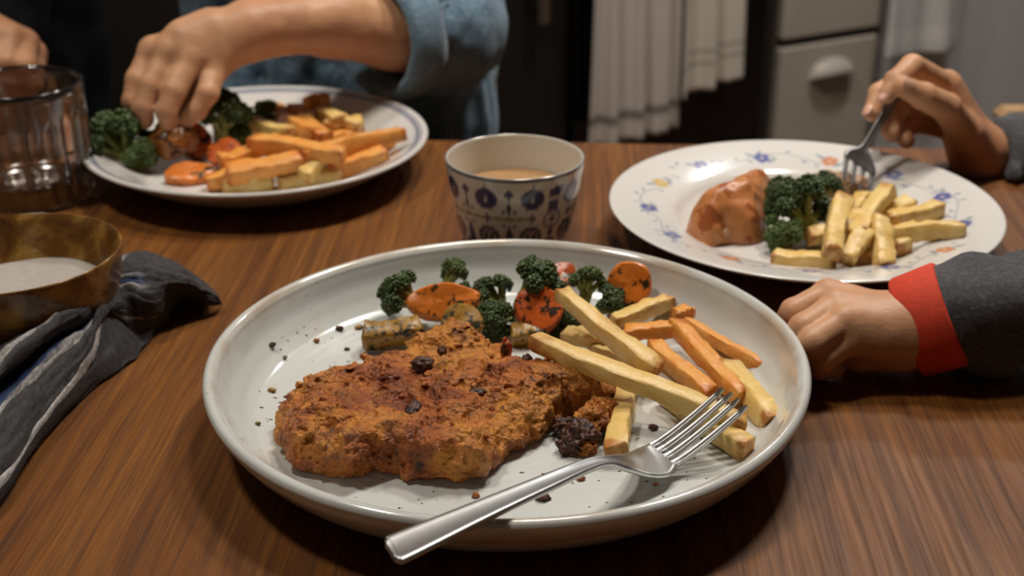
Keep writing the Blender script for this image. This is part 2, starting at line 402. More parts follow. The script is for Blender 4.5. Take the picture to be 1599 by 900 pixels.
M = dict(
    table=wood_mat('table wood', [(.088, .0285, .0052), (.160, .0560, .0100), (.215, .0830, .0160)]),
    chairwood=wood_mat('chair wood', [(.30, .17, .075), (.42, .26, .12), (.50, .32, .16)], 'Z', 1, .5),
    floorw=wood_mat('floor wood', [(.10, .055, .03), (.16, .09, .05), (.2, .12, .07)], 'X', .6, .5),
    stone=stoneware(), china=attr_mat('glazed china', .16, coat=.3, coatr=.06),
    steel=simple('brushed steel', (.46, .46, .455), .34, .06, 200, metal=1.0),
    darksteel=simple('dull steel', (.26, .255, .25), .42, .06, 200, metal=1.0),
    potato=fry_mat('fried potato', (.77, .58, .24), (.74, .49, .145), (.42, .15, .03)),
    sweet=fry_mat('orange fried potato', (.78, .40, .11), (.74, .30, .055), (.48, .13, .022)),
    crust=crust_mat(),
    burnt=charred('burnt crumb', (.085, .028, .012), (.02, .009, .006), .5, 260, .55),
    carrot=charred('roast carrot', (.68, .19, .024), (.03, .024, .010), .555, 165, .30),
    redcarrot=charred('charred red carrot', (.54, .105, .018), (.03, .014, .008), .515, 175, .28),
    squash=charred('roast squash', (.36, .19, .024), (.028, .024, .010), .51, 190, .38),
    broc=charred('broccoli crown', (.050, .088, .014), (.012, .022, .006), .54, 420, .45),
    broclight=charred('broccoli crown light green', (.075, .12, .022), (.02, .03, .008), .6, 400, .5),  # paler green variety of crown, its own colour
    stalk=charred('broccoli stalk', (.30, .33, .085), (.08, .09, .02), .68, 120, .35),
    meat=charred('roast chicken skin', (.56, .22, .075), (.33, .09, .026), .55, 60, .32),
    pork=charred('pale cooked meat', (.42, .24, .13), (.2, .08, .03), .6, 120, .45),
    roasted=charred('dark roast squash', (.34, .12, .022), (.05, .018, .008), .55, 90, .35), coffee=simple('milky coffee', (.42, .25, .12), .12, .05, 30),
    bowl=None, salt=simple('salt', (.52, .48, .44), .8, .18, 900, .7),
    denim=None, black=simple('black jersey', (.0045, .0055, .0075), .95, .2, 60, .2, spec=.1),
    jacket=None, redcuff=simple('red cuff cloth', (.62, .045, .012), .75, .10, 300, .4),
    nail=simple('fingernail', (.62, .36, .26), .25, .05, 30),
    hair=simple('brown hair', (.045, .025, .015), .5, .3, 150, .4), trousers=simple('dark trousers', (.02, .024, .035), .85, .15, 100, .2),
    shoe=simple('shoe leather', (.03, .02, .015), .45, .1), eye=simple('eye white', (.75, .72, .68), .2, .03), iris=simple('iris', (.05, .03, .02), .15, .05),
    blackunit=simple('black cabinet front', (.010, .009, .008), .38, .1, 10), ovenglass=simple('oven glass', (.005, .005, .006), .12, .05, 10),
    grey=simple('grey beige cabinet', (.46, .41, .355), .5, .05, 6), greydark=simple('cabinet gap', (.07, .06, .05), .7, .05, 6),
    pullm=simple('grey enamel pull', (.50, .46, .41), .45, .05, 30), palegrey=simple('pale grey panel', (.58, .58, .61), .45, .03, 4), wallp=simple('wall paint', (.44, .42, .40), .85, .04, 3, .05),
    ceil=simple('ceiling paint', (.62, .60, .57), .9, .03, 3), worktop=simple('worktop', (.10, .085, .07), .35, .2, 40),
    towel=attr_mat('towel linen', .9, .4, 900), whitecloth=attr_mat('white towel cloth', .9, .4, 900),
    shade=simple('lamp shade', (.05, .05, .05), .4, .05, 10), brass=simple('brushed nickel', (.40, .37, .33), .35, .05, 60, metal=1.0),
    herb=charred('herb specks', (.16, .13, .02), (.07, .02, .008), .5, 300, .5))

def bowl_mat():
    m, nt, b = newmat('amber brown glaze'); v = tex(nt)
    n = nz(nt, v, 38, 4, .6, .5)
    c = ramp(nt, n, [(.36, (.085, .034, .008)), (.52, (.19, .085, .018)), (.66, (.42, .24, .055))])
    nt.links.new(c, b.inputs['Base Color']); setp(b, rough=.22, spec=.5, coat=.3); bump(nt, b, nz(nt, v, 40, 3), .15, .002); return m
M['bowl'] = bowl_mat()
def weave(name, cols, rough=.85, scale=260):
    m, nt, b = newmat(name); v = tex(nt)
    n = nz(nt, v, 22, 4); f = nz(nt, v, scale, 2)
    c = ramp(nt, n, [(.3, cols[0]), (.7, cols[1])])
    c = mixc(nt, ramp(nt, f, [(.45, (0, 0, 0)), (.7, (.5, .5, .5))]), c, cols[2])
    nt.links.new(c, b.inputs['Base Color']); setp(b, rough=rough, spec=.2, sheen=.15)
    bump(nt, b, nz(nt, v, scale*1.5, 2), .5, .0006); return m
M['denim'] = weave('faded denim', [(.075, .140, .210), (.16, .255, .340), (.28, .37, .44)])
M['jacket'] = weave('charcoal fleece', [(.045, .046, .052), (.078, .080, .088), (.13, .133, .145)], .95, 420)
M['napkin'] = attr_mat('striped napkin weave', .92, .9, 1300)

# water and glass
def clear(name, ior, k, fi=None):
    m, nt, b = newmat(name); setp(b, rough=.0, trans=1.0, ior=ior); b.inputs['Base Color'].default_value = (1, 1, 1, 1)
    tb = nd(nt, 'ShaderNodeBsdfTransparent'); mx = nd(nt, 'ShaderNodeMixShader'); mx.inputs[0].default_value = k
    nt.links.new(tb.outputs[0], mx.inputs[1]); nt.links.new(b.outputs[0], mx.inputs[2])
    gy = nd(nt, 'ShaderNodeBsdfGlossy'); gy.inputs['Roughness'].default_value = .12; fr = nd(nt, 'ShaderNodeFresnel'); fr.inputs[0].default_value = fi or ior
    m2 = nd(nt, 'ShaderNodeMixShader'); nt.links.new(fr.outputs[0], m2.inputs[0]); nt.links.new(mx.outputs[0], m2.inputs[1]); nt.links.new(gy.outputs[0], m2.inputs[2])
    nt.links.new(m2.outputs[0], nt.nodes['Material Output'].inputs[0]); return m
M['glass'] = clear('clear glass', 1.5, .26, 2.0); M['glassin'] = clear('clear glass inner face', 1.5, .12); M['water'] = clear('water', 1.33, .05)
em, nt, b = newmat('lamp diffuser glow'); b.inputs['Emission Color'].default_value = (1, .86, .7, 1); b.inputs['Emission Strength'].default_value = 6
M['glow'] = em

# ------------------------------------------------------------------ kitchen frame (the units stand at an angle to the table)
KA = math.radians(28.5)
KU = np.array([math.cos(KA), math.sin(KA), 0]); KN = np.array([math.sin(KA), -math.cos(KA), 0])
K0 = np.array([0.50, 2.30, 0.0])
def K(t, out, z): return K0 + KU*t + KN*out + np.array([0, 0, z])
def KT(px, py=110, out=0.0):                    # along-the-units position and height seen at a pixel
    d = ray(px, py); o = np.array([0, 0, T+CH]); s = np.dot(K0+KN*out-o, KN)/np.dot(d, KN); q = o+d*s
    return float(np.dot(q-K0, KU)), float(q[2])
def kbox(t0, t1, o0, o1, z0, z1, bev=0.0):
    return boxg(K((t0+t1)/2, (o0+o1)/2, (z0+z1)/2), (t1-t0, abs(o1-o0), z1-z0), rotz(KA), bev)

# ------------------------------------------------------------------ room
RT0, RT1, RO0, RO1, RH = -3.6, 2.2, -0.64, 3.9, 2.5
def quad_box(name, t0, t1, o0, o1, z0, z1, mat): v, f = kbox(t0, t1, o0, o1, z0, z1); return struct(name, v, f, mat)
quad_box('floor', RT0-.1, RT1+.1, RO0-.1, RO1+.1, -.1, 0, M['floorw'])
quad_box('ceiling', RT0-.1, RT1+.1, RO0-.1, RO1+.1, RH, RH+.1, M['ceil'])
quad_box('wall_back', RT0-.1, RT1+.1, RO0-.1, RO0, 0, RH, M['wallp'])
quad_box('wall_front', RT0-.1, RT1+.1, RO1, RO1+.1, 0, RH, M['wallp'])
quad_box('wall_left', RT0-.1, RT0, RO0, RO1, 0, RH, M['wallp'])
quad_box('wall_right', RT1, RT1+.1, RO0, RO1, 0, RH, M['wallp'])

# lamps: a pendant over the table and round ceiling lamps, the last of them an added fill
for i, (x, y, z, dia, watt, colr) in enumerate(LAMPS):
    if i == 0:
        t = thing('pendant_lamp', 'black pendant lamp hanging over the table', 'lamp', (x, y, z))
        part('shade', *lathe([(.02, .17), (.05, .16), (.12, .06), (.15, .0), (.147, .0), (.117, .058), (.05, .152), (.02, .162)], 48, (x, y, z)), M['shade'], t)
        part('cord', *tube([(x, y, z+.16), (x, y, RH)], .004, 8), M['shade'], t)
    else:
        t = thing('ceiling_lamp', ['', 'round ceiling lamp above the far corner of the table', 'round ceiling lamp above the kitchen units', 'added round fill lamp brightening the kitchen unit fronts'][i], 'lamp', (x, y, z))
        part('housing', *lathe([(0, .06), (.15, .06), (.15, .005), (.13, .0), (.13, .03), (0, .03)], 48, (x, y, z)), M['ceil'], t)
    part('diffuser', *lathe([(.0, .034), (dia*.5, .034), (dia*.5, .028), (0, .028)], 32, (x, y, z)), M['glow'], t)
    ld = bpy.data.lights.new('lamp_light', 'AREA'); ld.shape = 'DISK'; ld.size = dia; ld.energy = watt; ld.color = colr
    lo = link('lamp_light', ld, t); lo.location = (0, 0, .022)

# ------------------------------------------------------------------ kitchen units, towels
def tpx(px, out=0.0, py=110): return KT(px, py, out)[0]
tL, tB0, tB1 = tpx(660), tpx(893), tpx(1216)
def cab(name, label, t0, t1, mat, doors, worktop=True, h=.88):
    r = thing(name, label, 'cabinet', K((t0+t1)/2, -.3, 0))
    v, f = kbox(t0, t1, -.02, -.60, .10, h); part('body', v, f, M['greydark'] if mat != M['blackunit'] else mat, r, False)
    v, f = kbox(t0, t1, -.06, -.58, 0, .10); part('plinth', v, f, M['greydark'], r, False)
    return r
# black cabinet with vertical pull
r = cab('black_cabinet', 'black kitchen cabinet with a pale vertical pull behind the denim shirt', tL, tB0-.004, M['blackunit'], 1)
d = part('door', *kbox(tL+.003, tB0-.007, -.02, .0, .12, .86, .003), M['blackunit'], r, False)
th, zh = KT(851, 40, .03)
hd = part('handle', *join([kbox(th-.010, th+.010, .02, .032, zh, zh+.16, .004), kbox(th-.006, th+.006, .0, .022, zh+.02, zh+.035), kbox(th-.006, th+.006, 0, .022, zh+.125, zh+.14)]), M['brass'], r, False)
r = cab('black_cabinet', 'black kitchen cabinet behind the person in black', tL-.62, tL-.004, M['blackunit'], 1)
for q in (0, 1): part('door', *kbox(tL-.617+.31*q, tL-.313+.306*q, -.02, 0, .12, .86, .003), M['blackunit'], r, False)
r = cab('black_cabinet', 'black kitchen cabinet at the left end of the units', tL-1.24, tL-.624, M['blackunit'], 1)
for q in (0, 1): part('door', *kbox(tL-1.237+.31*q, tL-.933+.306*q, -.02, 0, .12, .86, .003), M['blackunit'], r, False)
# oven
r = thing('oven', 'black built-in oven with two linen towels hung on its rail', 'oven', K((tB0+tB1)/2, -.3, 0))
part('body', *kbox(tB0, tB1-.03, -.02, -.58, .0, .88), M['blackunit'], r, False)
part('door', *kbox(tB0+.004, tB1-.034, -.02, .0, .14, .72, .004), M['ovenglass'], r, False)
part('control_panel', *kbox(tB0+.004, tB1-.034, -.02, .0, .73, .87, .004), M['blackunit'], r, False)
ra = [K(tB0+.015, .05, .80), K(tB1-.045, .05, .80)]
part('rail', *join([tube(ra, .007, 12), tube([K(tB0+.03, 0, .80), K(tB0+.03, .05, .80)], .006, 8), tube([K(tB1-.06, 0, .80), K(tB1-.06, .05, .80)], .006, 8)]), M['steel'], r)
# light cabinet with drawers and cup pulls
tC0, tC1 = tB1+.0, tpx(1370)
r = cab('drawer_cabinet', 'grey beige drawer cabinet with shell pulls next to the oven', tC0, tC1, M['grey'], 0)
zg = KT(1290, 60)[1]
for z0, z1 in ((zg+.008, .86), (zg-.36, zg-.008), (.11, zg-.376)):
    dr = part('drawer', *kbox(tC0+.004, tC1-.006, -.02, .0, z0, z1, .003), M['grey'], r, False)
    hz = KT(1292, 105)[1] if z0 == zg-.36 else (z0+z1)/2+.04
    tc = (tC0+tC1)/2+.0
    # shell pull: quarter-dome
    G = np.zeros((9, 13, 3))
    for a in range(9):
        for b_ in range(13):
            th_ = math.pi*b_/12; ph = math.pi/2*a/8
            G[a, b_] = K(tc-.046*math.cos(th_), .002+.026*math.sin(ph)*max(0, math.sin(th_))**.6, hz-.016+.034*max(0, math.sin(th_))**.7*math.cos(ph*.85))
    pl = part('pull', *sheet(G, .002), M['pullm'], dr, True)
tF1 = tpx(1850)
r = thing('tall_cabinet', 'tall pale grey cabinet standing right of the drawers', 'cabinet', K((tC1+tF1)/2, -.3, 0))
part('body', *kbox(tC1+.02, tF1, -.02, -.60, 0, 2.1), M['palegrey'], r, False)
part('door', *kbox(tC1+.024, tF1-.004, -.02, .0, .05, 2.09, .004), M['palegrey'], r, False)
ta, tb = tpx(1380), tpx(1497)
part('rail', *join([tube([K(ta-.012, .05, .80), K(tb+.02, .05, .80)], .006, 10), tube([K(ta-.006, 0, .80), K(ta-.006, .05, .80)], .005, 8), tube([K(tb+.014, 0, .80), K(tb+.014, .05, .80)], .005, 8)]), M['steel'], r)
# continuous worktop
v, f = kbox(tL-1.24, tC1+.01, .02, -.62, .882, .92, .004)
solo('worktop', v, f, M['worktop'], 'dark worktop running above the black units and drawers', 'worktop', smooth=False)

def towel(name, label, p_bl, p_br, z_top, mat, base, stripe, seed, waves=3.5, amp=.012):
    """cloth folded over a rail: front panel down to the bottom corners seen at the pixels, back panel shorter"""
    out = .062
    t0, z0 = KT(*p_bl, out); t1, z1 = KT(*p_br, out)
    nu, nv = 70, 46; G = np.zeros((nu, nv, 3)); colr = np.zeros((nu, nv, 3)); rs = np.random.default_rng(seed); ph = rs.random(4)*6
    top = .80
    for i in range(nu):
        a = i/(nu-1)
        for j in range(nv):
            s = j/(nv-1); zb = z0+(z1-z0)*s
            if a < .8: q = a/.8; z = zb+(top-zb)*q; oo = out-.006*q; side = 1
            elif a < .88: q = (a-.8)/.08; z = top+.009*math.sin(q*math.pi); oo = .05+.0095*math.cos(q*math.pi); side = 0
            else: q = (a-.88)/.12; z = top-q*.16; oo = .036; side = -1
            fade = (1-q) if side == 1 else 0
            wv = amp*(.25+.75*fade)*(math.sin(s*waves*6.283+ph[0])+.5*math.sin(s*waves*11+ph[1]+a*2)) if side == 1 else 0
            squeeze = 1-.10*(q if side == 1 else 1)
            t = t0+(t1-t0)*(.5+(s-.5)*squeeze)
            G[i, j] = K(t, oo+max(wv, -.012), z)
            dz = z-zb
            k = base
            for (h0, h1, cc) in stripe:
                if h0 < dz < h1: k = cc
            colr[i, j] = k
    V, Fq = sheet(G, .004)
    o = solo(name, V, Fq, mat, label, 'towel', 'towels hung in the kitchen', origin=K((t0+t1)/2, .06, min(z0, z1)))
    col_attr(o, np.concatenate([colr.reshape(-1, 3)]*2)); return o
towel('dish_towel', 'long beige linen towel hanging on the oven rail, reaching lower than its neighbour', (921, 232), (1058, 200), .8, M['towel'], (.54, .48, .44), [(.035, .046, (.20, .17, .15))], 1)
towel('dish_towel', 'short cream towel with a banded hem on the oven rail', (1058, 152), (1166, 116), .8, M['towel'], (.60, .54, .47), [(.04, .047, (.36, .32, .27)), (.06, .064, (.36, .32, .27))], 2, 2.5)
towel('dish_towel', 'white towel hanging on the rail of the tall pale cabinet', (1378, 92), (1494, 78), .8, M['whitecloth'], (.62, .61, .61), [(.02, .05, (.70, .69, .69))], 3, 1.5, .006)

# ------------------------------------------------------------------ table
TA = math.radians(-3.0); TR = rotz(TA)
e0, e1 = P(680, 212), P(960, 226)
far_y = float((TR.T@e0)[1]*.5+(TR.T@e1)[1]*.5)
tx0, tx1, ty0, ty1 = -.80, .385, -.12, far_y
tab = thing('dining_table', 'brown wooden dining table under the plates', 'table', (0, 0, 0), rz=TA)
def tpart(name, v, f, mat): return part(name, v, f, mat, tab, False, False)
tpart('tabletop', *boxg(((tx0+tx1)/2, (ty0+ty1)/2, T-.0175), (tx1-tx0, ty1-ty0, .035), None, .004), M['table'])
for (ax, ay, sx_, sy_) in (((tx0+tx1)/2, ty0+.08, tx1-tx0-.2, .022), ((tx0+tx1)/2, ty1-.08, tx1-tx0-.2, .022), (tx0+.08, (ty0+ty1)/2, .022, ty1-ty0-.2), (tx1-.08, (ty0+ty1)/2, .022, ty1-ty0-.2)):
    tpart('apron', *boxg((ax, ay, T-.08), (sx_, sy_, .09), None, .002), M['table'])
for ax in (tx0+.08, tx1-.08):
    for ay in (ty0+.08, ty1-.08): tpart('leg', *boxg((ax, ay, (T-.035)/2), (.055, .055, T-.035), None, .004), M['table'])

def chair(label, x, y, rz, top=.82, seat=.45, wid=.40):
    r = thing('wooden_chair', label, 'chair', (x, y, 0), 'light wood dining chairs', rz)
    def q(n, v, f): part(n, v, f, M['chairwood'], r, False, False)
    h = wid/2
    q('seat', *boxg((0, 0, seat-.012), (wid, .38, .024), None, .008))
    for sx_ in (-1, 1):
        q('leg', *boxg((sx_*(h-.025), .165, (seat-.024)/2), (.034, .034, seat-.024), None, .005))
        q('leg', *boxg((sx_*(h-.02), -.18, top/2), (.034, .030, top), None, .006))
    q('top_rail', *boxg((0, -.18, top-.045), (wid-.07, .022, .075), None, .006))
    q('back_slat', *boxg((0, -.18, top-.20), (wid-.07, .018, .045), None, .005))
    q('seat_apron', *boxg((0, .165, seat-.055), (wid-.085, .018, .05), None, .003))
    return r
def stool(label, x, y, seat=.45):
    r = thing('wooden_stool', label, 'stool', (x, y, 0), 'light wood stools')
    part('seat', *lathe([(0, seat), (.13, seat), (.145, seat-.004), (.15, seat-.014), (.145, seat-.026), (.13, seat-.03), (0, seat-.03)], 48), M['chairwood'], r, True, False)
    for a in range(4):
        c_, s_ = math.cos(a*math.pi/2+.785), math.sin(a*math.pi/2+.785)
        part('leg', *tube([(c_*.105, s_*.105, seat-.028), (c_*.145, s_*.145, 0)], np.array([.014, .012]), 12), M['chairwood'], r, True, False)
pc = PD(1588, 168, 1.16)
chair('empty light wood chair standing past the floral plate', pc[0]+.18, pc[1]+.18, 0, top=float(pc[2]))

# ------------------------------------------------------------------ tableware
def smooth_prof(ctrl, n): return spline(np.array(ctrl), n)
MP = np.array([-.002, .5686, T]); LP = np.array([-.179, .912, T]); RP = np.array([.181, .791, T])
mp_prof = smooth_prof([(.0, .0062), (.04, .0062), (.08, .0063), (.108, .0068), (.120, .0100), (.1290, .0195), (.1332, .0285), (.1346, .0318), (.1375, .0337), (.1402, .0325), (.1402, .0288), (.1335, .0180), (.1215, .0070), (.1090, .0012), (.1040, .0), (.0995, .0008), (.095, .0022), (.05, .0024), (0, .0024)], 110)
wob = lambda r, z, th: .0009*np.sin(2*th+.5)*(r/.14)+.0005*np.sin(5*th)*(r/.14)
v, f = lathe(mp_prof, 160, MP, wob)
solo('stoneware_plate', v, f, M['stone'], 'large off-white stoneware plate with a raised lip holding the breaded chicken', 'plate', 'dinner plates', origin=MP)

def painted(name, prof, c, n, paint, label, cat, group, nprof):
    pr = smooth_prof(prof, nprof); v, f = lathe(pr, n, c)
    o = solo(name, v, f, M['china'], label, cat, group, origin=c)
    q = v-np.array(c); col_attr(o, paint(np.hypot(q[:, 0], q[:, 1]), np.arctan2(q[:, 1], q[:, 0]), q[:, 2], np.repeat(np.arange(nprof), n)))
    return o
def lay(col, mask, c, a=1.0):
    m = np.clip(mask, 0, 1)[:, None]*a; return col*(1-m)+np.array(c)*m
def paint_left(r, th, z, i):
    c = np.tile(np.array([.66, .645, .62]), (len(r), 1)); top = i < 70
    c = lay(c, top*(1-np.clip(np.abs(r-.1125)/.0014-.4, 0, 1)), (.12, .15, .27), .85)
    c = lay(c, top*(1-np.clip(np.abs(r-.1150)/.0007-.4, 0, 1)), (.16, .19, .30), .6)
    return c
painted('blue_rimmed_plate', [(0, .007), (.05, .007), (.072, .0075), (.084, .0110), (.098, .0190), (.112, .0255), (.1175, .0278), (.1195, .0272), (.1185, .0248), (.105, .0165), (.085, .0050), (.072, .0008), (.068, 0), (.064, .001), (.06, .0025), (0, .0025)],
        LP, 200, paint_left, 'white china plate with a thin blue rim line, food being picked from it', 'plate', 'dinner plates', 130)
def paint_right(r, th, z, i):
    c = np.tile(np.array([.68, .665, .64]), (len(r), 1)); top = i < 150
    rs = np.random.default_rng(5)
    x, y = r*np.cos(th), r*np.sin(th)
    def blob(a, rad, w, h, rot, colr, al=1.0):
        nonlocal c
        cx, cy = rad*np.cos(a), rad*np.sin(a); dx, dy = x-cx, y-cy
        e = a+rot; u = dx*np.cos(e)+dy*np.sin(e); v_ = -dx*np.sin(e)+dy*np.cos(e)
        d = np.sqrt((u/w)**2+(v_/h)**2); c = lay(c, top*np.clip((1.15-d)/.3, 0, 1), colr, al)
    vine = .0965+.0045*np.sin(th*9)
    gap = np.clip(np.sin(th*4.5+1)*3+1.6, 0, 1)
    c = lay(c, top*gap*np.clip(1.3-np.abs(r-vine)/.0007, 0, 1), (.28, .32, .36), .7)
    for k in range(64):
        a = k*2*math.pi/64+rs.normal()*.02; rad = .0965+.0045*math.sin(a*9)+rs.choice([-1, 1])*.0035
        blob(a, rad, .0024, .0011, rs.random()*3, [(.22, .27, .33), (.30, .36, .34), (.20, .22, .36)][k % 3], .75)
    for k in range(13):
        a = k*2*math.pi/13+.22; ty = k % 3; rad = .0955
        cc = [(.06, .08, .33), (.13, .16, .38), (.60, .22, .10)][ty] if k not in (5,) else (.62, .42, .12)
        for q in range(5):
            b_ = q*2*math.pi/5; blob(a+.0033*math.cos(b_)/.0955, rad+.0034*math.sin(b_), .0026, .0026, 0, cc, .9)
        blob(a, rad, .0013, .0013, 0, (.65, .55, .3), .8)
        blob(a+.07, rad+.004, .0042, .0016, 1.0, (.25, .30, .34), .8); blob(a-.07, rad-.003, .0042, .0016, -.8, (.27, .31, .36), .8)
    return c
painted('floral_plate', [(0, .006), (.05, .006), (.066, .0065), (.074, .0095), (.080, .0140), (.090, .0175), (.105, .0212), (.1165, .0236), (.1195, .0238), (.1199, .0226), (.115, .0200), (.095, .0135), (.080, .0050), (.072, .0006), (.068, 0), (.064, .001), (.06, .002), (0, .002)],
        RP, 620, paint_right, 'white plate with blue and orange flowers printed round its broad rim', 'plate', 'dinner plates', 260)

# cup
cupc = P(804, 388, 0)+np.array([0, .036, 0]); cupc[2] = T
CR, CHt = .0425, .062
# fit the cup to the rim width seen
pl_, pr_ = P(695, 243, CHt), P(913, 245, CHt)
CR = float(np.linalg.norm(pr_-pl_)/2); cupc = np.array([*((pl_+pr_)/2)[:2], T])
def paint_cup(r, th, z, i):
    c = np.tile(np.array([.74, .70, .61]), (len(r), 1)); outside = (i > 76) & (z > .003)
    a = ((th+math.pi/2+math.radians(5)+math.pi) % (2*math.pi))-math.pi       # 0 at the side facing the diner
    navy = (.022, .03, .13); vio = (.05, .04, .16)
    s = CR*.88
    def at(a0): return (((a-a0+math.pi) % (2*math.pi))-math.pi)*s
    def disc(a0, z0, R0, R1=0, colr=navy, al=.95, sx=1.0):
        nonlocal c
        d = np.hypot(at(a0)*sx, z-z0); m = np.clip((R0-d)/.0006+.5, 0, 1)*np.clip((d-R1)/.0006+.5, 0, 1) if R1 else np.clip((R0-d)/.0006+.5, 0, 1)
        c = lay(c, outside*m, colr, al)
    def dia(a0, z0, wx, wz, colr=navy, al=.95):
        nonlocal c
        d = np.abs(at(a0))/wx+np.abs(z-z0)/wz; c = lay(c, outside*np.clip((1-d)/.15+.5, 0, 1), colr, al)
    def box_(a0, z0, wx, wz, colr=navy, al=.9):
        nonlocal c
        m = (np.abs(at(a0)) < wx) & (np.abs(z-z0) < wz); c = lay(c, (outside & m)*1.0, colr, al)
    for k in range(9):
        d0 = math.radians(20+40*k); g0 = math.radians(40*k)
        disc(d0, .0490, .0066, .0012); disc(d0, .0240, .0070, .0012); disc(d0, .0240, .0044, .0035, (.60, .56, .5), .7)
        dia(d0, .0365, .0022, .0032, vio); dia(d0, .0568, .0006, .003, navy, .7); dia(d0, .0105, .006, .006)
        if k % 2 == 0:
            dia(g0, .0525, .0030, .0034, vio)
            dia(g0, .0435, .0013, .0060, (.03, .06, .10)); dia(g0, .0365, .0022, .0022, (.02, .09, .07))
            for q in range(6):
                b_ = q*math.pi/3; disc(g0+.0062*math.cos(b_)/s, .0365+.0058*math.sin(b_), .0013, 0, vio, .8, 1.2)
            box_(g0, .0365, .0125, .0004, (.30, .27, .05), .7)
            dia(g0, .0235, .0028, .0095, (.02, .04, .13)); dia(g0, .0155, .0085, .0075, (.02, .05, .13))
        else:
            box_(g0, .0515, .0036, .0028); box_(g0+.003/s, .0540, .0030, .0022, vio); box_(g0, .0430, .0032, .0030, vio)
            disc(g0, .0345, .0062, .0044, vio, .7); dia(g0, .0345, .0024, .003, navy); disc(g0, .0165, .0055, 0, vio, .9); dia(g0, .0255, .0025, .004)
    rim = (np.abs(i-70) < 7)
    c = lay(c, ((z > CHt-.0018) & (i > 61))*1.0, (.05, .07, .10), .8)
    return c
painted('patterned_cup', [(0, .005), (.020, .005), (.0260, .0065), (.0310, .014), (CR-.0060, .034), (CR-.0028, .054), (CR-.0016, CHt-.0006), (CR-.0006, CHt), (CR, CHt-.0006), (CR-.0008, .054), (CR-.0040, .034), (CR-.0085, .014), (CR-.0125, .0050), (.0265, .001), (.024, 0), (.02, .0012), (0, .0012)],
        cupc, 420, paint_cup, 'small handleless cup with navy geometric pattern and cream inside', 'cup', None, 150)
v, f = lathe([(0, .0410), (CR-.0062, .0410), (CR-.0052, .0413), (CR-.0064, .0395), (0, .039)], 64, cupc)
solo('coffee', v, f, M['coffee'], 'milky coffee inside the patterned cup', 'drink', origin=cupc)

# ribbed tumbler with water
GH = .080
gc = P(30, 126, GH); gR = float(P(126, 126, GH)[0]-gc[0]); gc = np.array([gc[0], gc[1], T])
def ribs(r, z, th):
    act = np.clip((GH-.020-z)/.004, 0, 1)*np.clip((z-.004)/.004, 0, 1)*np.clip((r-(gR-.0015))/.0005, 0, 1)
    return -act*.0034*(1-np.abs(np.sin(th*11))**.7)
gprof = [(0, 0), (gR-.006, 0), (gR-.0012, .002), (gR, .006)]+[(gR, zz) for zz in np.linspace(.008, GH-.003, 26)]+[(gR-.0004, GH-.0006), (gR-.0014, GH), (gR-.0028, GH-.0008)]+[(gR-.0048, zz) for zz in np.linspace(GH-.004, .020, 12)]+[(gR-.008, .0125), (gR-.014, .0105), (0, .0100)]
v, f = lathe(np.array(gprof)[::-1], 288, gc, ribs)
gob = solo('water_glass', v, f, M['glass'], 'clear ribbed tumbler standing behind the brown bowl', 'glass', origin=gc)
gob.data.materials.append(M['glassin'])
fr_ = (f[:, 0]//288); n_in = 3+12-1                       # faces of the inner wall come first in the turned profile
gob.data.polygons.foreach_set('material_index', (fr_ < n_in).astype(np.int32)); gob.data.update()
v, f = lathe([(0, .036), (gR-.0047, .036), (gR-.0043, .0365), (gR-.0045, .034), (gR-.0045, .0205), (gR-.0086, .0130), (gR-.0144, .0112), (0, .0108)], 64, gc)
solo('water', v, f, M['water'], 'water in the ribbed tumbler', 'drink', origin=gc)

# brown bowl with salt
BH = .052
bc = P(21, 392, BH); bR = float(np.linalg.norm(P(187, 386, BH)-bc)); bc = np.array([bc[0], bc[1], T])
bprof = smooth_prof([(0, .007), (bR*.5, .0075), (bR*.72, .0140), (bR*.86, .030), (bR*.94, .047), (bR*.972, BH-.0008), (bR*.986, BH+.0002), (bR, BH-.0012), (bR*.985, .044), (bR*.93, .026), (bR*.82, .010), (bR*.62, .0012), (bR*.55, 0), (bR*.5, .0015), (0, .002)], 70)
v, f = lathe(bprof, 120, bc, lambda r, z, th: .0006*np.sin(3*th)*(r/bR))
solo('glazed_bowl', v, f, M['bowl'], 'small amber brown glazed bowl resting against the napkin', 'bowl', origin=bc)
th_ = np.linspace(0, 2*np.pi, 72, endpoint=False); V = [(bc[0], bc[1], T+.0292)]; Fc = []
for k in range(1, 15):
    rr = bR*.845*k/14
    for a in th_:
        q = np.array([rr*np.cos(a), rr*np.sin(a), 0]); zz = .0285+.0012*float(noise(q[None], 60, 3)[0])-.0006*(k/14)**4
        V.append((bc[0]+q[0], bc[1]+q[1], T+zz))
for j in range(72): Fc.append((0, 1+j, 1+(j+1) % 72))
for k in range(13):
    for j in range(72): a_, b_ = 1+k*72+j, 1+k*72+(j+1) % 72; Fc.append((a_, a_+72, b_+72, b_))
o = solo('salt', V, Fc, M['salt'], 'coarse white salt filling the amber brown bowl', 'salt', origin=(bc[0], bc[1], T+.026)); o['kind'] = 'stuff'

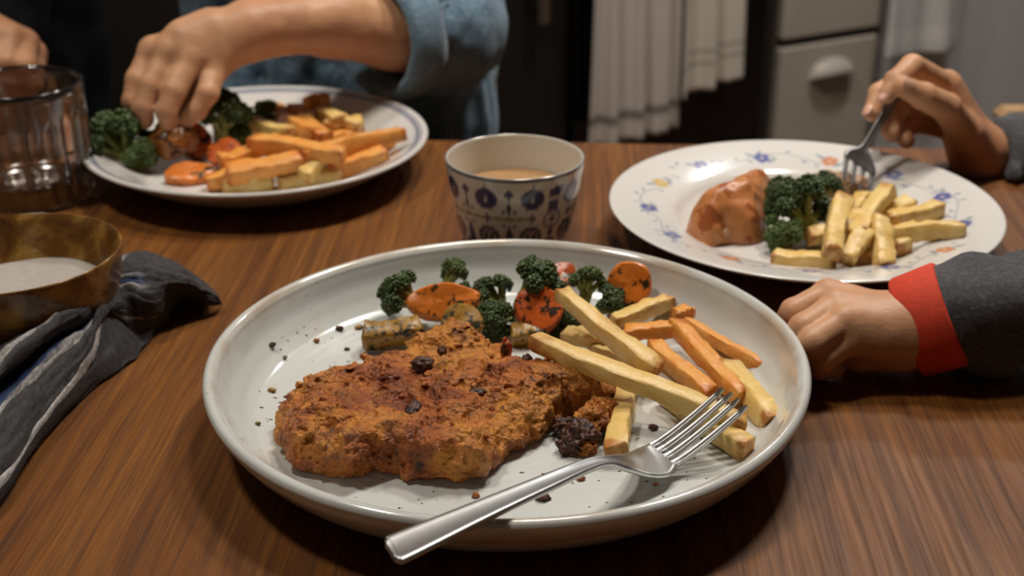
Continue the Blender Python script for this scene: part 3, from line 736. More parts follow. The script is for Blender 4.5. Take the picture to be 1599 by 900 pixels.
# striped napkin: rows along its length, each row nine places across it (pixel x, pixel y, height above table)
rows = [
 [(-190, 690, .004), (-150, 690, .024), (-140, 705, .022), (-132, 712, .010), (-128, 740, .020), (-112, 748, .020), (-80, 790, .016), (-40, 815, .008), (-25, 822, .001)],
 [(-110, 630, .006), (-75, 635, .028), (-65, 648, .026), (-58, 655, .012), (-58, 685, .021), (-42, 692, .021), (-15, 722, .017), (10, 752, .009), (20, 757, .001)],
 [(-55, 585, .010), (-18, 585, .034), (-8, 598, .030), (0, 604, .013), (-4, 628, .022), (14, 630, .022), (38, 654, .018), (58, 676, .010), (70, 680, .001)],
 [(0, 535, .016), (34, 535, .037), (48, 547, .033), (58, 556, .012), (48, 577, .023), (66, 578, .023), (86, 596, .019), (112, 605, .012), (138, 612, .001)],
 [(58, 500, .020), (84, 497, .036), (100, 506, .033), (112, 522, .014), (93, 537, .023), (110, 538, .024), (128, 552, .021), (149, 545, .017), (186, 578, .001)],
 [(105, 478, .022), (126, 479, .032), (138, 486, .030), (145, 497, .020), (139, 510, .022), (147, 507, .024), (153, 503, .026), (164, 480, .026), (212, 556, .002)],
 [(168, 428, .018), (171, 431, .024), (174, 436, .028), (177, 441, .028), (180, 447, .028), (184, 452, .028), (190, 470, .026), (199, 500, .016), (230, 532, .002)],
 [(190, 404, .014), (200, 401, .022), (212, 409, .028), (222, 424, .031), (228, 440, .030), (231, 455, .028), (237, 474, .022), (245, 492, .012), (252, 503, .004)],
 [(236, 400, .006), (246, 404, .014), (258, 414, .025), (268, 427, .029), (273, 439, .027), (276, 450, .021), (279, 459, .014), (281, 464, .011), (286, 469, .006)],
 [(286, 420, .003), (294, 424, .008), (304, 434, .014), (311, 444, .017), (316, 454, .016), (319, 459, .014), (321, 464, .012), (323, 469, .010), (326, 474, .006)],
 [(326, 450, .003), (331, 454, .005), (336, 459, .008), (339, 463, .009), (341, 466, .009), (342, 468, .008), (343, 470, .007), (344, 472, .006), (345, 475, .003)]]
ctl = np.array([[P(*q) for q in r_] for r_ in rows])
NU, NV = 150, 110
g1 = np.stack([spline(ctl[:, j], NU) for j in range(9)], 1)
G = np.stack([spline(g1[i], NV) for i in range(NU)], 0)
U, Vv = np.meshgrid(np.linspace(0, 1, NU), np.linspace(0, 1, NV), indexing='ij')
wr = noise(np.stack([U*14, Vv*34, 0*U], -1), 1, 4)*.0022+noise(np.stack([U*40, Vv*60, 0*U], -1), 1, 9)*.0008
wr *= np.clip(np.minimum(U, 1-U)*12, .2, 1); G[..., 2] += wr; G[..., 2] = np.maximum(G[..., 2], T+.0012)
hem = np.clip((Vv-.955)/.02, 0, 1); G[..., 2] += hem*.0008*np.sin(U*60); 
V, Fq = sheet(G, .0018)
dk = np.array([.038, .037, .039]); colr = np.tile(dk, (NU, NV, 1)).astype(float)
tw = noise(np.stack([U*420, Vv*330, 0*U], -1), 1, 2)[..., None]*.5+.5
def band(a, b_, c): 
    m = np.clip((Vv-a)/.006, 0, 1)*np.clip((b_-Vv)/.006, 0, 1); colr[:] = colr*(1-m[..., None])+np.array(c)*m[..., None]
white = (.34, .32, .31); blue = (.030, .055, .145)
band(.085, .15, white); band(.40, .455, (.20, .20, .22)); band(.455, .565, blue); band(.565, .635, white); band(.838, .878, white)
blue_u = np.clip((U-.52)/.03, 0, 1)*np.clip((.66-U)/.03, 0, 1); m = blue_u*np.clip((Vv-.70)/.02, 0, 1)*np.clip((.84-Vv)/.02, 0, 1)
fl = np.clip((U-.66)/.05, 0, 1)[..., None]; colr = colr*(1-fl)+np.array([.036, .035, .036])*fl; band(.30, .315, (.16, .155, .15)) if False else None
colr = colr*(.5+1.0*tw)
o = solo('cloth_napkin', V, Fq, M['napkin'], 'crumpled dark napkin with white and blue stripes under the brown bowl', 'napkin', origin=P(150, 560, 0))
col_attr(o, np.concatenate([colr.reshape(-1, 3)]*2))

# ------------------------------------------------------------------ forks
def strip(sections, thick, n=6):
    """sections: (left point, right point); builds a rounded bar of given thickness"""
    V = []; Fc = []; m = len(sections); th = np.ones(m)*thick
    for i, (a, b) in enumerate(sections):
        a = np.array(a); b = np.array(b); s = b-a; wd = np.linalg.norm(s); s /= wd
        d = np.array(sections[min(i+1, m-1)][0])+np.array(sections[min(i+1, m-1)][1])-np.array(sections[max(i-1, 0)][0])-np.array(sections[max(i-1, 0)][1])
        up = np.cross(s, d); up /= np.linalg.norm(up)+1e-9
        if up[2] < 0: up = -up
        c = (a+b)/2; t = th[i]/2; w_ = wd/2; e = min(w_*.35, .0022)
        for (x, y) in ((-w_, 0), (-w_+e*.4, .8*t), (-w_+e, t), (-w_+e*1.5, .82*t), (w_-e*1.5, .82*t), (w_-e, t), (w_-e*.4, .8*t), (w_, 0), (w_-e*.6, -.9*t), (0, -t), (-w_+e*.6, -.9*t)):
            V.append(c+s*x+up*y)
    k = 11
    for i in range(m-1):
        for j in range(k): j2 = (j+1) % k; Fc.append((i*k+j, i*k+j2, (i+1)*k+j2, (i+1)*k+j))
    Fc.append(tuple(range(k))); Fc.append(tuple((m-1)*k+j for j in range(k-1, -1, -1)))
    return np.array(V), Fc
def smooth_sections(secs, n):
    a = spline([s[0] for s in secs], n); b = spline([s[1] for s in secs], n); return list(zip(a, b))
def bar(pts, w0, w1, thick, side):
    """tine: tapered bar along pts"""
    n = len(pts); side = np.asarray(side)/np.linalg.norm(side); secs = []
    for i, p in enumerate(pts):
        w_ = (w0+(w1-w0)*i/(n-1))/2
        if i == n-1: w_ *= .55
        secs.append((p-side*w_, p+side*w_))
    return strip(secs, [thick*(1-.35*i/(n-1)) for i in range(n)])
sec_px = [((600, 848), (618, 876), .0405), ((604, 841), (628, 880), .0405), ((614, 835), (645, 874), .0402), ((740, 785), (762, 815), .0385), ((850, 742), (866, 765), .0345), ((915, 718), (922, 738), .0300), ((950, 713), (954, 729), .0265), ((974, 710), (985, 738), .0215), ((990, 703), (1015, 746), .0155), ((1005, 697), (1044, 745), .0120), ((1014, 693), (1056, 730), .0118)]
secs = [(P(*a, z), P(*b_, z)) for a, b_, z in sec_px]
fk = thing('fork', 'steel fork resting across the rim of the stoneware plate', 'fork', P(850, 755, .006), 'forks')
ss = smooth_sections(secs, 64); part('handle', *strip(ss, [.0030 if i < 40 else .0030-.0011*(i-40)/24 for i in range(64)]), M['steel'], fk)
for (r0, t0) in (((1018, 698), (1130, 607)), ((1028, 707), (1143, 614)), ((1039, 716), (1154, 623)), ((1051, 726), (1167, 634))):
    a, b_ = P(*r0, .0118), P(*t0, .034); pts = []
    for q in np.linspace(0, 1, 9): pp = a+(b_-a)*q; pp[2] = T+.0118+.0222*q**1.2; pts.append(pp)
    part('tine', *bar(pts, .0046, .0029, .0024, P(1056, 730, .0118)-P(1014, 693, .0118)), M['steel'], fk)

# ------------------------------------------------------------------ food builders
def fry(A, B, wd, mat, label, group, roll=0.0, ht=None, bend=.0, seed=0, taper=0.0):
    """cut potato stick from A to B (world points of its ends)"""
    rs = np.random.default_rng(seed); A = np.asarray(A, float); B = np.asarray(B, float); L = np.linalg.norm(B-A); ht = ht or wd*.92
    n = 18; V = []; Fc = []; k = 12
    ca, sa = math.cos(roll), math.sin(roll); ph = rs.random(6)*6
    for i in range(n):
        t = i/(n-1); x = (t-.5)*L; e = 1.0
        if i in (0, n-1): e = .80; x += (1 if i == 0 else -1)*.0002
        if i in (1, n-2): x = (.0016-.5*L) if i == 1 else (.5*L-.0016)
        w_ = wd/2*e*(1+.10*math.sin(t*5+ph[0])+.05*math.sin(t*13+ph[4])-taper*t); h_ = ht/2*e*(1+.10*math.sin(t*6+ph[1])+.04*math.sin(t*15+ph[5])-taper*t)
        oy = bend*L*(1-(2*t-1)**2)+.0004*math.sin(t*7+ph[2]); oz = .0004*math.sin(t*8+ph[3])
        if i == 0: x += .0015*(rs.random()-.5)
        for (yy, zz) in ((-1, -.80), (-.80, -1), (0, -.98), (.80, -1), (1, -.80), (.98, 0), (1, .80), (.80, 1), (0, .98), (-.80, 1), (-1, .80), (-.98, 0)):
            y, z = yy*w_, zz*h_; slant = (yy*.0012*(1 if i == 0 else -1) if i in (0, n-1) else 0)
            jj = 1+.05*rs.normal(); V.append((x+slant, (y*ca-z*sa)*jj+oy, (y*sa+z*ca)*jj+oz))
    for i in range(n-1):
        for j in range(k): j2 = (j+1) % k; Fc.append((i*k+j, (i+1)*k+j, (i+1)*k+j2, i*k+j2))
    Fc.append(tuple(range(k))); Fc.append(tuple((n-1)*k+j for j in range(k-1, -1, -1)))
    o = link('fry', mesh('fry', V, Fc, mat, True)); o.data.set_sharp_from_angle(angle=math.radians(55))
    d, s, u = frame(B-A); R = Matrix(((d[0], s[0], u[0]), (d[1], s[1], u[1]), (d[2], s[2], u[2])))
    c = (A+B)/2; o.matrix_world = Matrix.Translation(Vector(c)) @ R.to_4x4()
    return tag(o, label, 'fry', group)

def round_slice(name, c, nrm, ru, rv, thick, mat, label, cat, group=None, seed=0, up=(0, 0, 1)):
    rs = np.random.default_rng(seed); d, s, u = frame(nrm, up); V = []; Fc = []; n = 36
    prof = [(-.5, .0), (-.5, .55), (-.49, .90), (-.40, .985), (0, 1.02), (.40, .985), (.49, .90), (.5, .55), (.5, 0)]
    for (h, rr) in prof:
        for k in range(n):
            a = 2*np.pi*k/n; wv = 1+.035*math.sin(2*a+seed)+.02*math.sin(5*a+seed*2)
            V.append(np.array(c)+d*h*thick+(s*np.cos(a)*ru+u*np.sin(a)*rv)*rr*wv+d*.0006*math.sin(3*a+seed)*rr)
    for i in range(len(prof)-1):
        for k in range(n): k2 = (k+1) % n; Fc.append((i*n+k, i*n+k2, (i+1)*n+k2, (i+1)*n+k))
    V = np.array(V); V += (noise(V, 260, seed)*.0005)[:, None]*np.array([.5, .5, .7])
    o = solo(name, V, Fc, mat, label, cat, group, origin=np.array(c)); o.data.set_sharp_from_angle(angle=math.radians(38)); return o

def ico(sub):
    t = (1+5**.5)/2; v = [(-1, t, 0), (1, t, 0), (-1, -t, 0), (1, -t, 0), (0, -1, t), (0, 1, t), (0, -1, -t), (0, 1, -t), (t, 0, -1), (t, 0, 1), (-t, 0, -1), (-t, 0, 1)]
    f = [(0, 11, 5), (0, 5, 1), (0, 1, 7), (0, 7, 10), (0, 10, 11), (1, 5, 9), (5, 11, 4), (11, 10, 2), (10, 7, 6), (7, 1, 8), (3, 9, 4), (3, 4, 2), (3, 2, 6), (3, 6, 8), (3, 8, 9), (4, 9, 5), (2, 4, 11), (6, 2, 10), (8, 6, 7), (9, 8, 1)]
    v = [np.array(q)/np.linalg.norm(q) for q in v]
    for _ in range(sub):
        cache = {}; nf = []
        def mid(a, b):
            k = (min(a, b), max(a, b))
            if k not in cache: q = v[a]+v[b]; v.append(q/np.linalg.norm(q)); cache[k] = len(v)-1
            return cache[k]
        for a, b, c in f: x, y, z = mid(a, b), mid(b, c), mid(c, a); nf += [(a, x, z), (b, y, x), (c, z, y), (x, y, z)]
        f = nf
    return np.array(v), np.array(f)
ICO1 = ico(1)
def blob(name, c, r, mat, parent=None, seed=0, amp=.18, sub=3, label=None, cat=None, group=None, scale=(1, 1, 1), fr=1.6):
    v, f = ico(sub); v = v*(1+amp*noise(v+seed*3.1, fr, seed)+amp*.5*noise(v, fr*2.6, seed+5))[:, None]*r*np.array(scale)+np.array(c)
    if parent is not None: return part(name, v, f, mat, parent)
    return solo(name, v, f, mat, label, cat, group)
def broc_mesh(seed, domes, bud, R=.012, stem=.016):
    """unit floret: stalk down -z, crown up; returns crown V,F and stalk V,F"""
    rs = np.random.default_rng(seed); iv, iff = ICO1; CV = []; CF = []; n = 0; tubes = []
    dirs = []
    for k in range(domes):
        a = 2*np.pi*k*.618+rs.random()*.6; el = .15+1.25*((k+.5)/domes)**.8+.15*rs.normal()
        dirs.append(np.array([math.cos(a)*math.cos(el), math.sin(a)*math.cos(el), math.sin(el)]))
    for d in dirs:
        c = d*R*(1.0+.28*rs.random())+np.array([0, 0, R*.05]); rr = R*(.36+.22*rs.random())
        core = iv*rr*.80*(1+.12*rs.normal(size=(len(iv), 1)))+c; CV.append(core); CF.append(iff+n); n += len(core)
        nb = int(70*(rr/R/.5)**2); e0, e1, e2 = frame(d)
        for q in range(nb):
            z = 1-1.45*(q+.5)/nb; az = q*2.399963+rs.random()*.4; s = math.sqrt(max(0, 1-z*z))
            p = c+(e0*z*.8+e1*s*math.cos(az)+e2*s*math.sin(az))*rr*(.86+.30*rs.random())
            b = iv*(1+.22*rs.normal(size=(len(iv), 1)))*(bud*(.6+.7*rs.random()))+p; CV.append(b); CF.append(iff+n); n += len(b)
        tubes.append(tube(spline([np.array([0, 0, -stem*.5]), d*R*.35+np.array([0, 0, -R*.35]), c], 7), np.linspace(R*.24, R*.15, 7), 8))
    tubes.append(tube(spline([np.array([.0, .0, -stem]), np.array([R*.12, 0, -stem*.6]), np.array([0, 0, -stem*.1])], 6), np.array([.34, .38, .36, .38, .42, .44])*R, 12))
    return (np.concatenate(CV), np.concatenate(CF)), join(tubes)
BV = [broc_mesh(11+k, dm, bd, .0125, st) for k, (dm, bd, st) in enumerate(((9, .0012, .020), (7, .0012, .024), (12, .0012, .016), (6, .0012, .026)))]
BM = {}
def broccoli(c, size, axis, var, label, group, light=False, roll=0.0):
    """axis: direction the crown faces; c: centre of crown base"""
    (cv, cf), (sv, sf) = BV[var]; key = (var, light)
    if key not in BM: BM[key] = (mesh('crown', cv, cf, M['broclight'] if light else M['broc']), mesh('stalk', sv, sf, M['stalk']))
    r = thing('broccoli_floret', label, 'broccoli', c, group)
    d, s, u = frame(axis, (0, 1, 0)); R = Matrix(((s[0], u[0], d[0]), (s[1], u[1], d[1]), (s[2], u[2], d[2]))) @ Matrix.Rotation(roll, 3, 'Z')
    r.rotation_euler = R.to_euler(); r.scale = (size*.64,)*3
    link('crown', BM[key][0], r); link('stalk', BM[key][1], r); return r

# ------------------------------------------------------------------ breaded chicken on the stoneware plate
out_px = [(433, 690, .014), (447, 724, .010), (488, 745, .009), (540, 750, .009), (592, 738, .009), (650, 745, .009), (700, 752, .009), (748, 750, .009), (778, 724, .009), (815, 700, .009), (850, 668, .009), (885, 648, .009), (925, 640, .010), (955, 620, .012), (962, 597, .016), (940, 577, .024), (895, 563, .027), (850, 552, .027), (812, 533, .029), (790, 512, .030), (745, 495, .029), (705, 492, .029), (655, 510, .027), (612, 530, .025), (580, 552, .023), (545, 574, .021), (500, 594, .019), (466, 616, .017), (444, 645, .015)]
poly = spline([P(*q)[:2] for q in out_px], 160, True)
def poly_dist(xy, poly):
    a = poly; b = np.roll(poly, -1, 0); best = np.full(len(xy), 1e9); ins = np.zeros(len(xy), bool)
    for i in range(len(a)):
        e = b[i]-a[i]; wv = xy-a[i]; t = np.clip((wv@e)/(e@e+1e-12), 0, 1); q = wv-t[:, None]*e; best = np.minimum(best, (q**2).sum(1))
        cr = (a[i, 1] > xy[:, 1]) != (b[i, 1] > xy[:, 1])
        xi = a[i, 0]+(xy[:, 1]-a[i, 1])/(e[1]+1e-15)*e[0]; ins ^= cr & (xy[:, 0] < xi)
    d = np.sqrt(best); return np.where(ins, -d, d)
base_z = T+.0070
lumps = [(520, 640, .018, .006), (640, 690, .016, .006), (735, 600, .018, .006), (860, 585, .020, .007), (700, 520, .015, .006), (590, 575, .014, .004), (470, 680, .014, .003), (800, 665, .016, -.004), (630, 625, .010, -.007), (680, 570, .010, -.004), (790, 560, .009, -.004), (730, 690, .012, .004), (560, 690, .014, .005), (760, 640, .008, -.005)]
lumps = [(P(a, b_, .024)[:2], s, h) for a, b_, s, h in lumps]
def chicken_fn(p):
    nx = len(np.unique(p[:, 0].round(6)))
    xy = p[:, :2]; uq, inv = np.unique(xy.round(7), axis=0, return_inverse=True); inv = inv.ravel()
    d2 = poly_dist(uq, poly); top = .0165+.0*d2
    for c, s, h in lumps: top = top+h*np.exp(-((uq-c)**2).sum(1)/(s*s))
    d = d2[inv]; tp = top[inv]; z = p[:, 2]-base_z
    rnd = .011
    q0 = np.maximum(d+rnd, 0); zc = np.where(z > tp-rnd, z-(tp-rnd), np.where(z < .006, .006-z, 0))
    dist = np.sqrt(q0**2+zc**2)-rnd; dist = np.where((q0 <= 0) & (zc <= 0), np.maximum(d, -.005), dist)
    n = noise(p, 62, 1)*.0034+(.6-1.6*np.abs(noise(p, 115, 21)))*.0024+noise(p, 170, 2)*.0018+(1-2*np.abs(noise(p, 300, 3)))*.0012+np.abs(noise(p, 560, 4))*.0014-.0008
    dist = dist-n
    return np.maximum(dist, T+.0064-p[:, 2])
lo = np.array([*(poly.min(0)-.006), T+.0055]); hi = np.array([*(poly.max(0)+.006), T+.040])
ck = thing('breaded_chicken', 'large golden brown breaded chicken cutlet on the stoneware plate', 'chicken', (float(poly[:, 0].mean()), float(poly[:, 1].mean()), T+.0064))
part('crust', *surf(chicken_fn, lo, hi, .00085), M['crust'], ck)
for k, (px, py, z, r_, sc_) in enumerate(((660, 569, .0305, .0055, (1.1, 1, .8)), (646, 640, .0275, .0055, (.8, 1.2, .7)), (690, 548, .030, .003, (1, 1, 1)), (850, 575, .030, .0025, (1, 1, 1)), (745, 612, .028, .0035, (1.4, .8, .5)), (790, 545, .0315, .0052, (.6, .6, 1.3)), (822, 560, .031, .003, (1, 1, .8)))):
    blob('burnt_crumb', P(px, py, z-.0028), r_*.82, M['burnt'] if k not in (5,) else M['redcarrot'], ck, 40+k, .3, 3, scale=sc_, fr=2.2)
for k, (px, py, z, r_) in enumerate(((905, 682, .012, .0075), (925, 655, .014, .0080), (893, 694, .010, .0060), (940, 640, .014, .0065), (880, 668, .010, .005), (915, 700, .009, .0045))):
    blob('burnt_crust', P(px, py, z), r_, M['burnt'] if k % 2 == 0 else M['crust'], ck, 60+k, .32, 4, scale=(1, 1, .9), fr=2.6)
for k in range(46):                       # loose crumbs stuck to the top
    q = poly[RNG.integers(len(poly))]*(f_ := RNG.random()**.5)+poly.mean(0)*(1-f_)
    blob('crumb_cluster', (q[0], q[1], base_z+.0172+.003*(1-f_)), 0.0009+.0010*RNG.random(), M['crust'], ck, 100+k, .35, 2)

# ------------------------------------------------------------------ fries on the stoneware plate
GF = 'fries on the stoneware plate'
for i, (a, za, b_, zb, wd, mt, lab, kw) in enumerate((
    ((874, 458), .036, (1030, 580), .0185, .0098, 'potato', 'long pale fry leaning on the charred carrot slice', {}),
    ((834, 530), .0365, (1165, 664), .0165, .0100, 'potato', 'longest pale fry, its browned red end resting on the breaded chicken', {}),
    ((980, 588), .0125, (963, 708), .0125, .0105, 'potato', 'pale fry with toasted patches lying between the burnt crust and the fork head', {}),
    ((1035, 612), .0125, (1168, 704), .0122, .0105, 'potato', 'pale fry with a blunt rounded end lying under the fork tines', {}),
    ((1022, 540), .0145, (1112, 616), .0130, .0092, 'sweet', 'shorter orange fry lying right alongside the longest pale fry', {}),
    ((1054, 508), .0200, (1160, 622), .0135, .0096, 'sweet', 'long orange fry running down to the fork tips', {}),
    ((1062, 500), .0150, (1193, 576), .0125, .0085, 'sweet', 'thin orange fry with a brown tip, outermost along the plate wall', {'taper': .15}),
    ((1134, 572), .0140, (1206, 660), .0125, .0125, 'potato', 'wide pale wedge of fry with a toasted tip beside the fork tips', {'taper': .1}),
    ((958, 503), .0175, (1048, 470), .0175, .0090, 'potato', 'pale fry pointing away from the pile under the round upright carrot slice', {}),
    ((972, 520), .0165, (1058, 513), .0190, .0088, 'sweet', 'orange fry lying crosswise behind the crossing pale fries', {}),
    ((880, 522), .0160, (948, 532), .0150, .0098, 'potato', 'short pale fry tucked between the charred carrot and the longest fry', {}),
    ((1052, 494), .0190, (1078, 486), .0190, .0085, 'sweet', 'stubby orange fry end poking up behind the thin orange fry', {}),
    ((926, 543), .0120, (1010, 572), .0115, .0070, 'potato', 'thin sliver of pale fry lying beneath the two crossing fries', {}))):
    fry(P(*a, za), P(*b_, zb), wd*.92, M[mt], lab, GF, roll=RNG.normal()*.15, seed=200+i, bend=RNG.normal()*.012, **kw)

# ------------------------------------------------------------------ vegetables on the stoneware plate
GB = 'broccoli florets on the stoneware plate'; GC = 'carrot slices on the stoneware plate'
broccoli(P(634, 468, .020), 1.15, (-.85, .15, .5), 0, 'dark broccoli floret at the outer end of the vegetables, behind the long carrot', GB, False, .4)
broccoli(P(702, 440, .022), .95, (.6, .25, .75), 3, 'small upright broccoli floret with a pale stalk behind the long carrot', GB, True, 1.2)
broccoli(P(826, 458, .024), 1.5, (.62, .25, .72), 2, 'largest dark broccoli floret between the two front carrot slices', GB)
broccoli(P(776, 470, .016), 1.15, (-.6, .35, .7), 1, 'dark broccoli floret nestled against the long carrot and the largest floret', GB, False, .5)
broccoli(P(916, 452, .024), 1.0, (.1, .25, .95), 1, 'pale broccoli floret with its stalk turned up between round carrots', GB, True, 2.0)
broccoli(P(946, 480, .016), .95, (.6, -.4, .6), 0, 'dark broccoli floret at the foot of the round upright carrot', GB, False, 2.4)
broccoli(P(772, 505, .012), 1.0, (-.2, -.7, .6), 2, 'dark flattened broccoli floret just behind the breaded chicken', GB, False, 1.0)
broccoli(P(880, 505, .010), .9, (.2, -.7, .6), 0, 'dark broccoli floret under the charred carrot slice and fries', GB, False, .2)
round_slice('carrot_slice', P(694, 473, .021), (.12, -.80, .60), .0200, .0098, .012, M['carrot'], 'long oval carrot slice lying at the end of the vegetables', 'carrot', GC, 3)
round_slice('carrot_slice', P(840, 484, .021), (.10, -.72, .68), .0130, .0122, .011, M['redcarrot'], 'charred glossy round carrot slice in front of the largest broccoli floret', 'carrot', GC, 4)
round_slice('carrot_slice', P(983, 443, .026), (-.15, -.85, .45), .0125, .0115, .011, M['carrot'], 'round upright orange carrot slice with herb flecks above the fries', 'carrot', GC, 5)
round_slice('carrot_slice', P(876, 431, .022), (.2, -.5, .8), .0085, .007, .008, M['redcarrot'], 'small carrot slice peeping out behind the largest broccoli floret', 'carrot', GC, 6)
round_slice('carrot_slice', P(970, 484, .011), (.1, -.3, .9), .008, .006, .006, M['redcarrot'], 'small red carrot piece under the round upright carrot slice', 'carrot', GC, 7)
round_slice('squash_slice', P(722, 506, .022), (.05, -.65, .75), .0105, .0105, .009, M['squash'], 'yellow squash slice leaning on the back of the breaded chicken', 'squash', 'roast squash pieces', 8)
fry_o = fry(P(566, 527, .014), P(660, 516, .016), .0115, M['squash'], 'charred yellow squash wedge sticking out behind the breaded chicken', 'roast squash pieces', .4, .0120, .02, 331)
fry_o.name = 'squash_wedge'; fry_o['category'] = 'squash'
fry_o = fry(P(795, 524, .012), P(850, 519, .012), .010, M['squash'], 'green skinned squash wedge between the chicken and the charred carrot', 'roast squash pieces', .4, .010, .02, 332)
fry_o.name = 'squash_wedge'; fry_o['category'] = 'squash'

# crumbs on the stoneware plate
_tp = mp_prof[:44]
def on_plate(px, py, up=.0006):                # where the line of sight meets the inside of the stoneware plate
    z = .0062
    for _ in range(12): z = .5*z+.5*float(np.interp(np.hypot(*(P(px, py, z)[:2]-MP[:2])), _tp[:, 0], _tp[:, 1]))
    return P(px, py, z+up)
for k, (px, py, r_, mt, lab) in enumerate((
    (425, 538, .0013, 'burnt', 'dark red crumb on bare stoneware, furthest from the chicken'), (494, 532, .0012, 'crust', 'amber crumb on bare stoneware beside two darker crumbs'),
    (530, 512, .0016, 'burnt', 'biggest dark crumb on bare stoneware near the squash wedge'), (542, 545, .0011, 'burnt', 'small dark crumb at the tip of squash wedge'),
    (560, 511, .0016, 'squash', 'orange sauce fleck at the end of the squash wedge'), (425, 609, .0014, 'squash', 'yellow crumb on the stoneware left of the chicken'),
    (403, 662, .0010, 'herb', 'tiny green herb crumb near the curved plate wall'), (445, 558, .0009, 'herb', 'tiny green herb crumb between red and amber crumbs'),
    (743, 774, .0014, 'crust', 'amber crumb beside the fork handle'), (848, 776, .0024, 'burnt', 'brown crumb touching the fork handle, larger than the rest'),
    (906, 747, .0014, 'crust', 'amber crumb below the fork neck'), (1020, 668, .0017, 'burnt', 'dark crumb between the fries and the fork tines'),
    (1024, 757, .0008, 'crust', 'tiny orange crumb near the front of the plate under the fork head'))):
    blob('crumb', on_plate(px, py, r_*.5), r_*1.1, M[mt], None, 300+k, .35, 2, lab, 'crumb', 'crumbs on the stoneware plate', (1.2, 1, .8))
SV = []; SF = []; n_ = 0; iv, iff = ico(0)
for k in range(90):
    px, py = (400+200*RNG.random(), 500+170*RNG.random()) if k < 50 else ((560+560*RNG.random(), 735+60*RNG.random()) if k < 75 else (980+180*RNG.random(), 640+80*RNG.random()))
    q = on_plate(px, py, .0001)
    if np.hypot(*(q[:2]-MP[:2])) > .125: continue
    s_ = .00022+.00032*RNG.random(); SV.append(iv*s_*np.array([1+RNG.random()*1.6, 1, .5])+q); SF.append(iff+n_); n_ += len(iv)
o = solo('herb_specks', np.concatenate(SV), np.concatenate(SF), M['herb'], 'tiny herb specks scattered over the stoneware plate', 'specks'); o['kind'] = 'stuff'

# ------------------------------------------------------------------ food on the floral plate
GR = 'fries on the floral plate'
lab_r = 'golden fry heaped beside the broccoli on the floral plate'
for i, (a, za, b_, zb, wd, lab) in enumerate((
    ((1207, 402), .0120, (1304, 411), .0125, .0100, 'golden fry with a dark spotted end, lowest of the heap on the floral plate'),
    ((1260, 370), .0150, (1338, 358), .0150, .0105, lab_r), ((1317, 312), .0330, (1298, 396), .0260, .0110, 'golden fry lying over the others beside the broccoli on the floral plate'),
    ((1353, 362), .0260, (1317, 407), .0180, .0110, lab_r), ((1386, 296), .0330, (1338, 368), .0250, .0108, lab_r), ((1373, 343), .0300, (1383, 419), .0150, .0108, lab_r),
    ((1366, 365), .0140, (1351, 408), .0130, .0110, lab_r), ((1392, 345), .0150, (1413, 388), .0130, .0108, lab_r), ((1375, 329), .0220, (1422, 319), .0220, .0100, lab_r),
    ((1384, 344), .0210, (1466, 326), .0200, .0105, lab_r), ((1388, 366), .0180, (1504, 357), .0230, .0108, 'long golden fry reaching out onto the floral rim'),
    ((1352, 305), .0200, (1335, 330), .0160, .0100, lab_r), ((1350, 335), .0140, (1310, 350), .0140, .0100, lab_r))):
    fry(P(*a, za), P(*b_, zb), wd, M['potato'], lab, GR, roll=RNG.normal()*.2, seed=400+i, bend=RNG.normal()*.012)
rp = [(1072, 352, .012), (1086, 372, .010), (1112, 381, .009), (1150, 378, .009), (1184, 374, .009), (1200, 352, .012), (1206, 318, .020), (1222, 280, .026), (1205, 268, .030), (1165, 268, .030), (1131, 287, .028), (1096, 312, .022)]
poly_r = spline([P(*q)[:2] for q in rp], 90, True)
def rchick(p):
    uq, inv = np.unique(p[:, :2].round(7), axis=0, return_inverse=True); d2 = poly_dist(uq, poly_r)[inv.ravel()]; z = p[:, 2]-T-.006
    hh = .034*np.clip(1-np.exp(np.minimum(d2, 0)/.010), 0, 1)**.6
    d = np.maximum(d2, z-hh)*.6-noise(p, 70, 8)*.0026-noise(p, 180, 9)*.0011
    d = d+.0035*np.exp(-((p-P(1138, 350, .02))**2).sum(1)/.006**2)
    return np.maximum(d, -z)
v, f = surf(rchick, np.array([*(poly_r.min(0)-.005), T+.004]), np.array([*(poly_r.max(0)+.005), T+.046]), .0014)
solo('roast_chicken', v, f, M['meat'], 'smooth orange brown chicken roll on the floral plate', 'chicken', origin=(float(poly_r[:, 0].mean()), float(poly_r[:, 1].mean()), T+.006))
blob('chicken_scrap', P(1128, 362, .012), .007, M['pork'], None, 77, .3, 3, 'pale torn chicken scrap at the open end of the chicken roll', 'chicken', None, (1.3, 1, .8))
GBR = 'broccoli florets on the floral plate'
broccoli(P(1250, 335, .022), 1.8, (-.45, .45, .75), 2, 'large broccoli floret with a branching stalk on the floral plate', GBR)
broccoli(P(1232, 312, .030), 1.15, (-.55, .1, .8), 3, 'broccoli floret lying on the large one against the chicken roll', GBR, False, .8)
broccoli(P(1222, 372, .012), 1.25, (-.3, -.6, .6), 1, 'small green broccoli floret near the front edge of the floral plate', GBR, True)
broccoli(P(1285, 300, .024), 1.0, (.3, .3, .9), 0, 'small broccoli floret beside the held fork', GBR)
for k, (px, py, z, s_) in enumerate(((1298, 292, .018, (1.5, .8, .8)), (1318, 284, .020, (.9, 1.4, .8)), (1334, 296, .018, (1, 1, 1)), (1290, 282, .016, (1.3, .8, .7)))):
    blob('meat_piece', P(px, py, z), .0085, M['pork'], None, 500+k, .3, 3, 'small cut piece of brown meat under the held fork', 'meat', 'cut meat pieces under the held fork', s_)

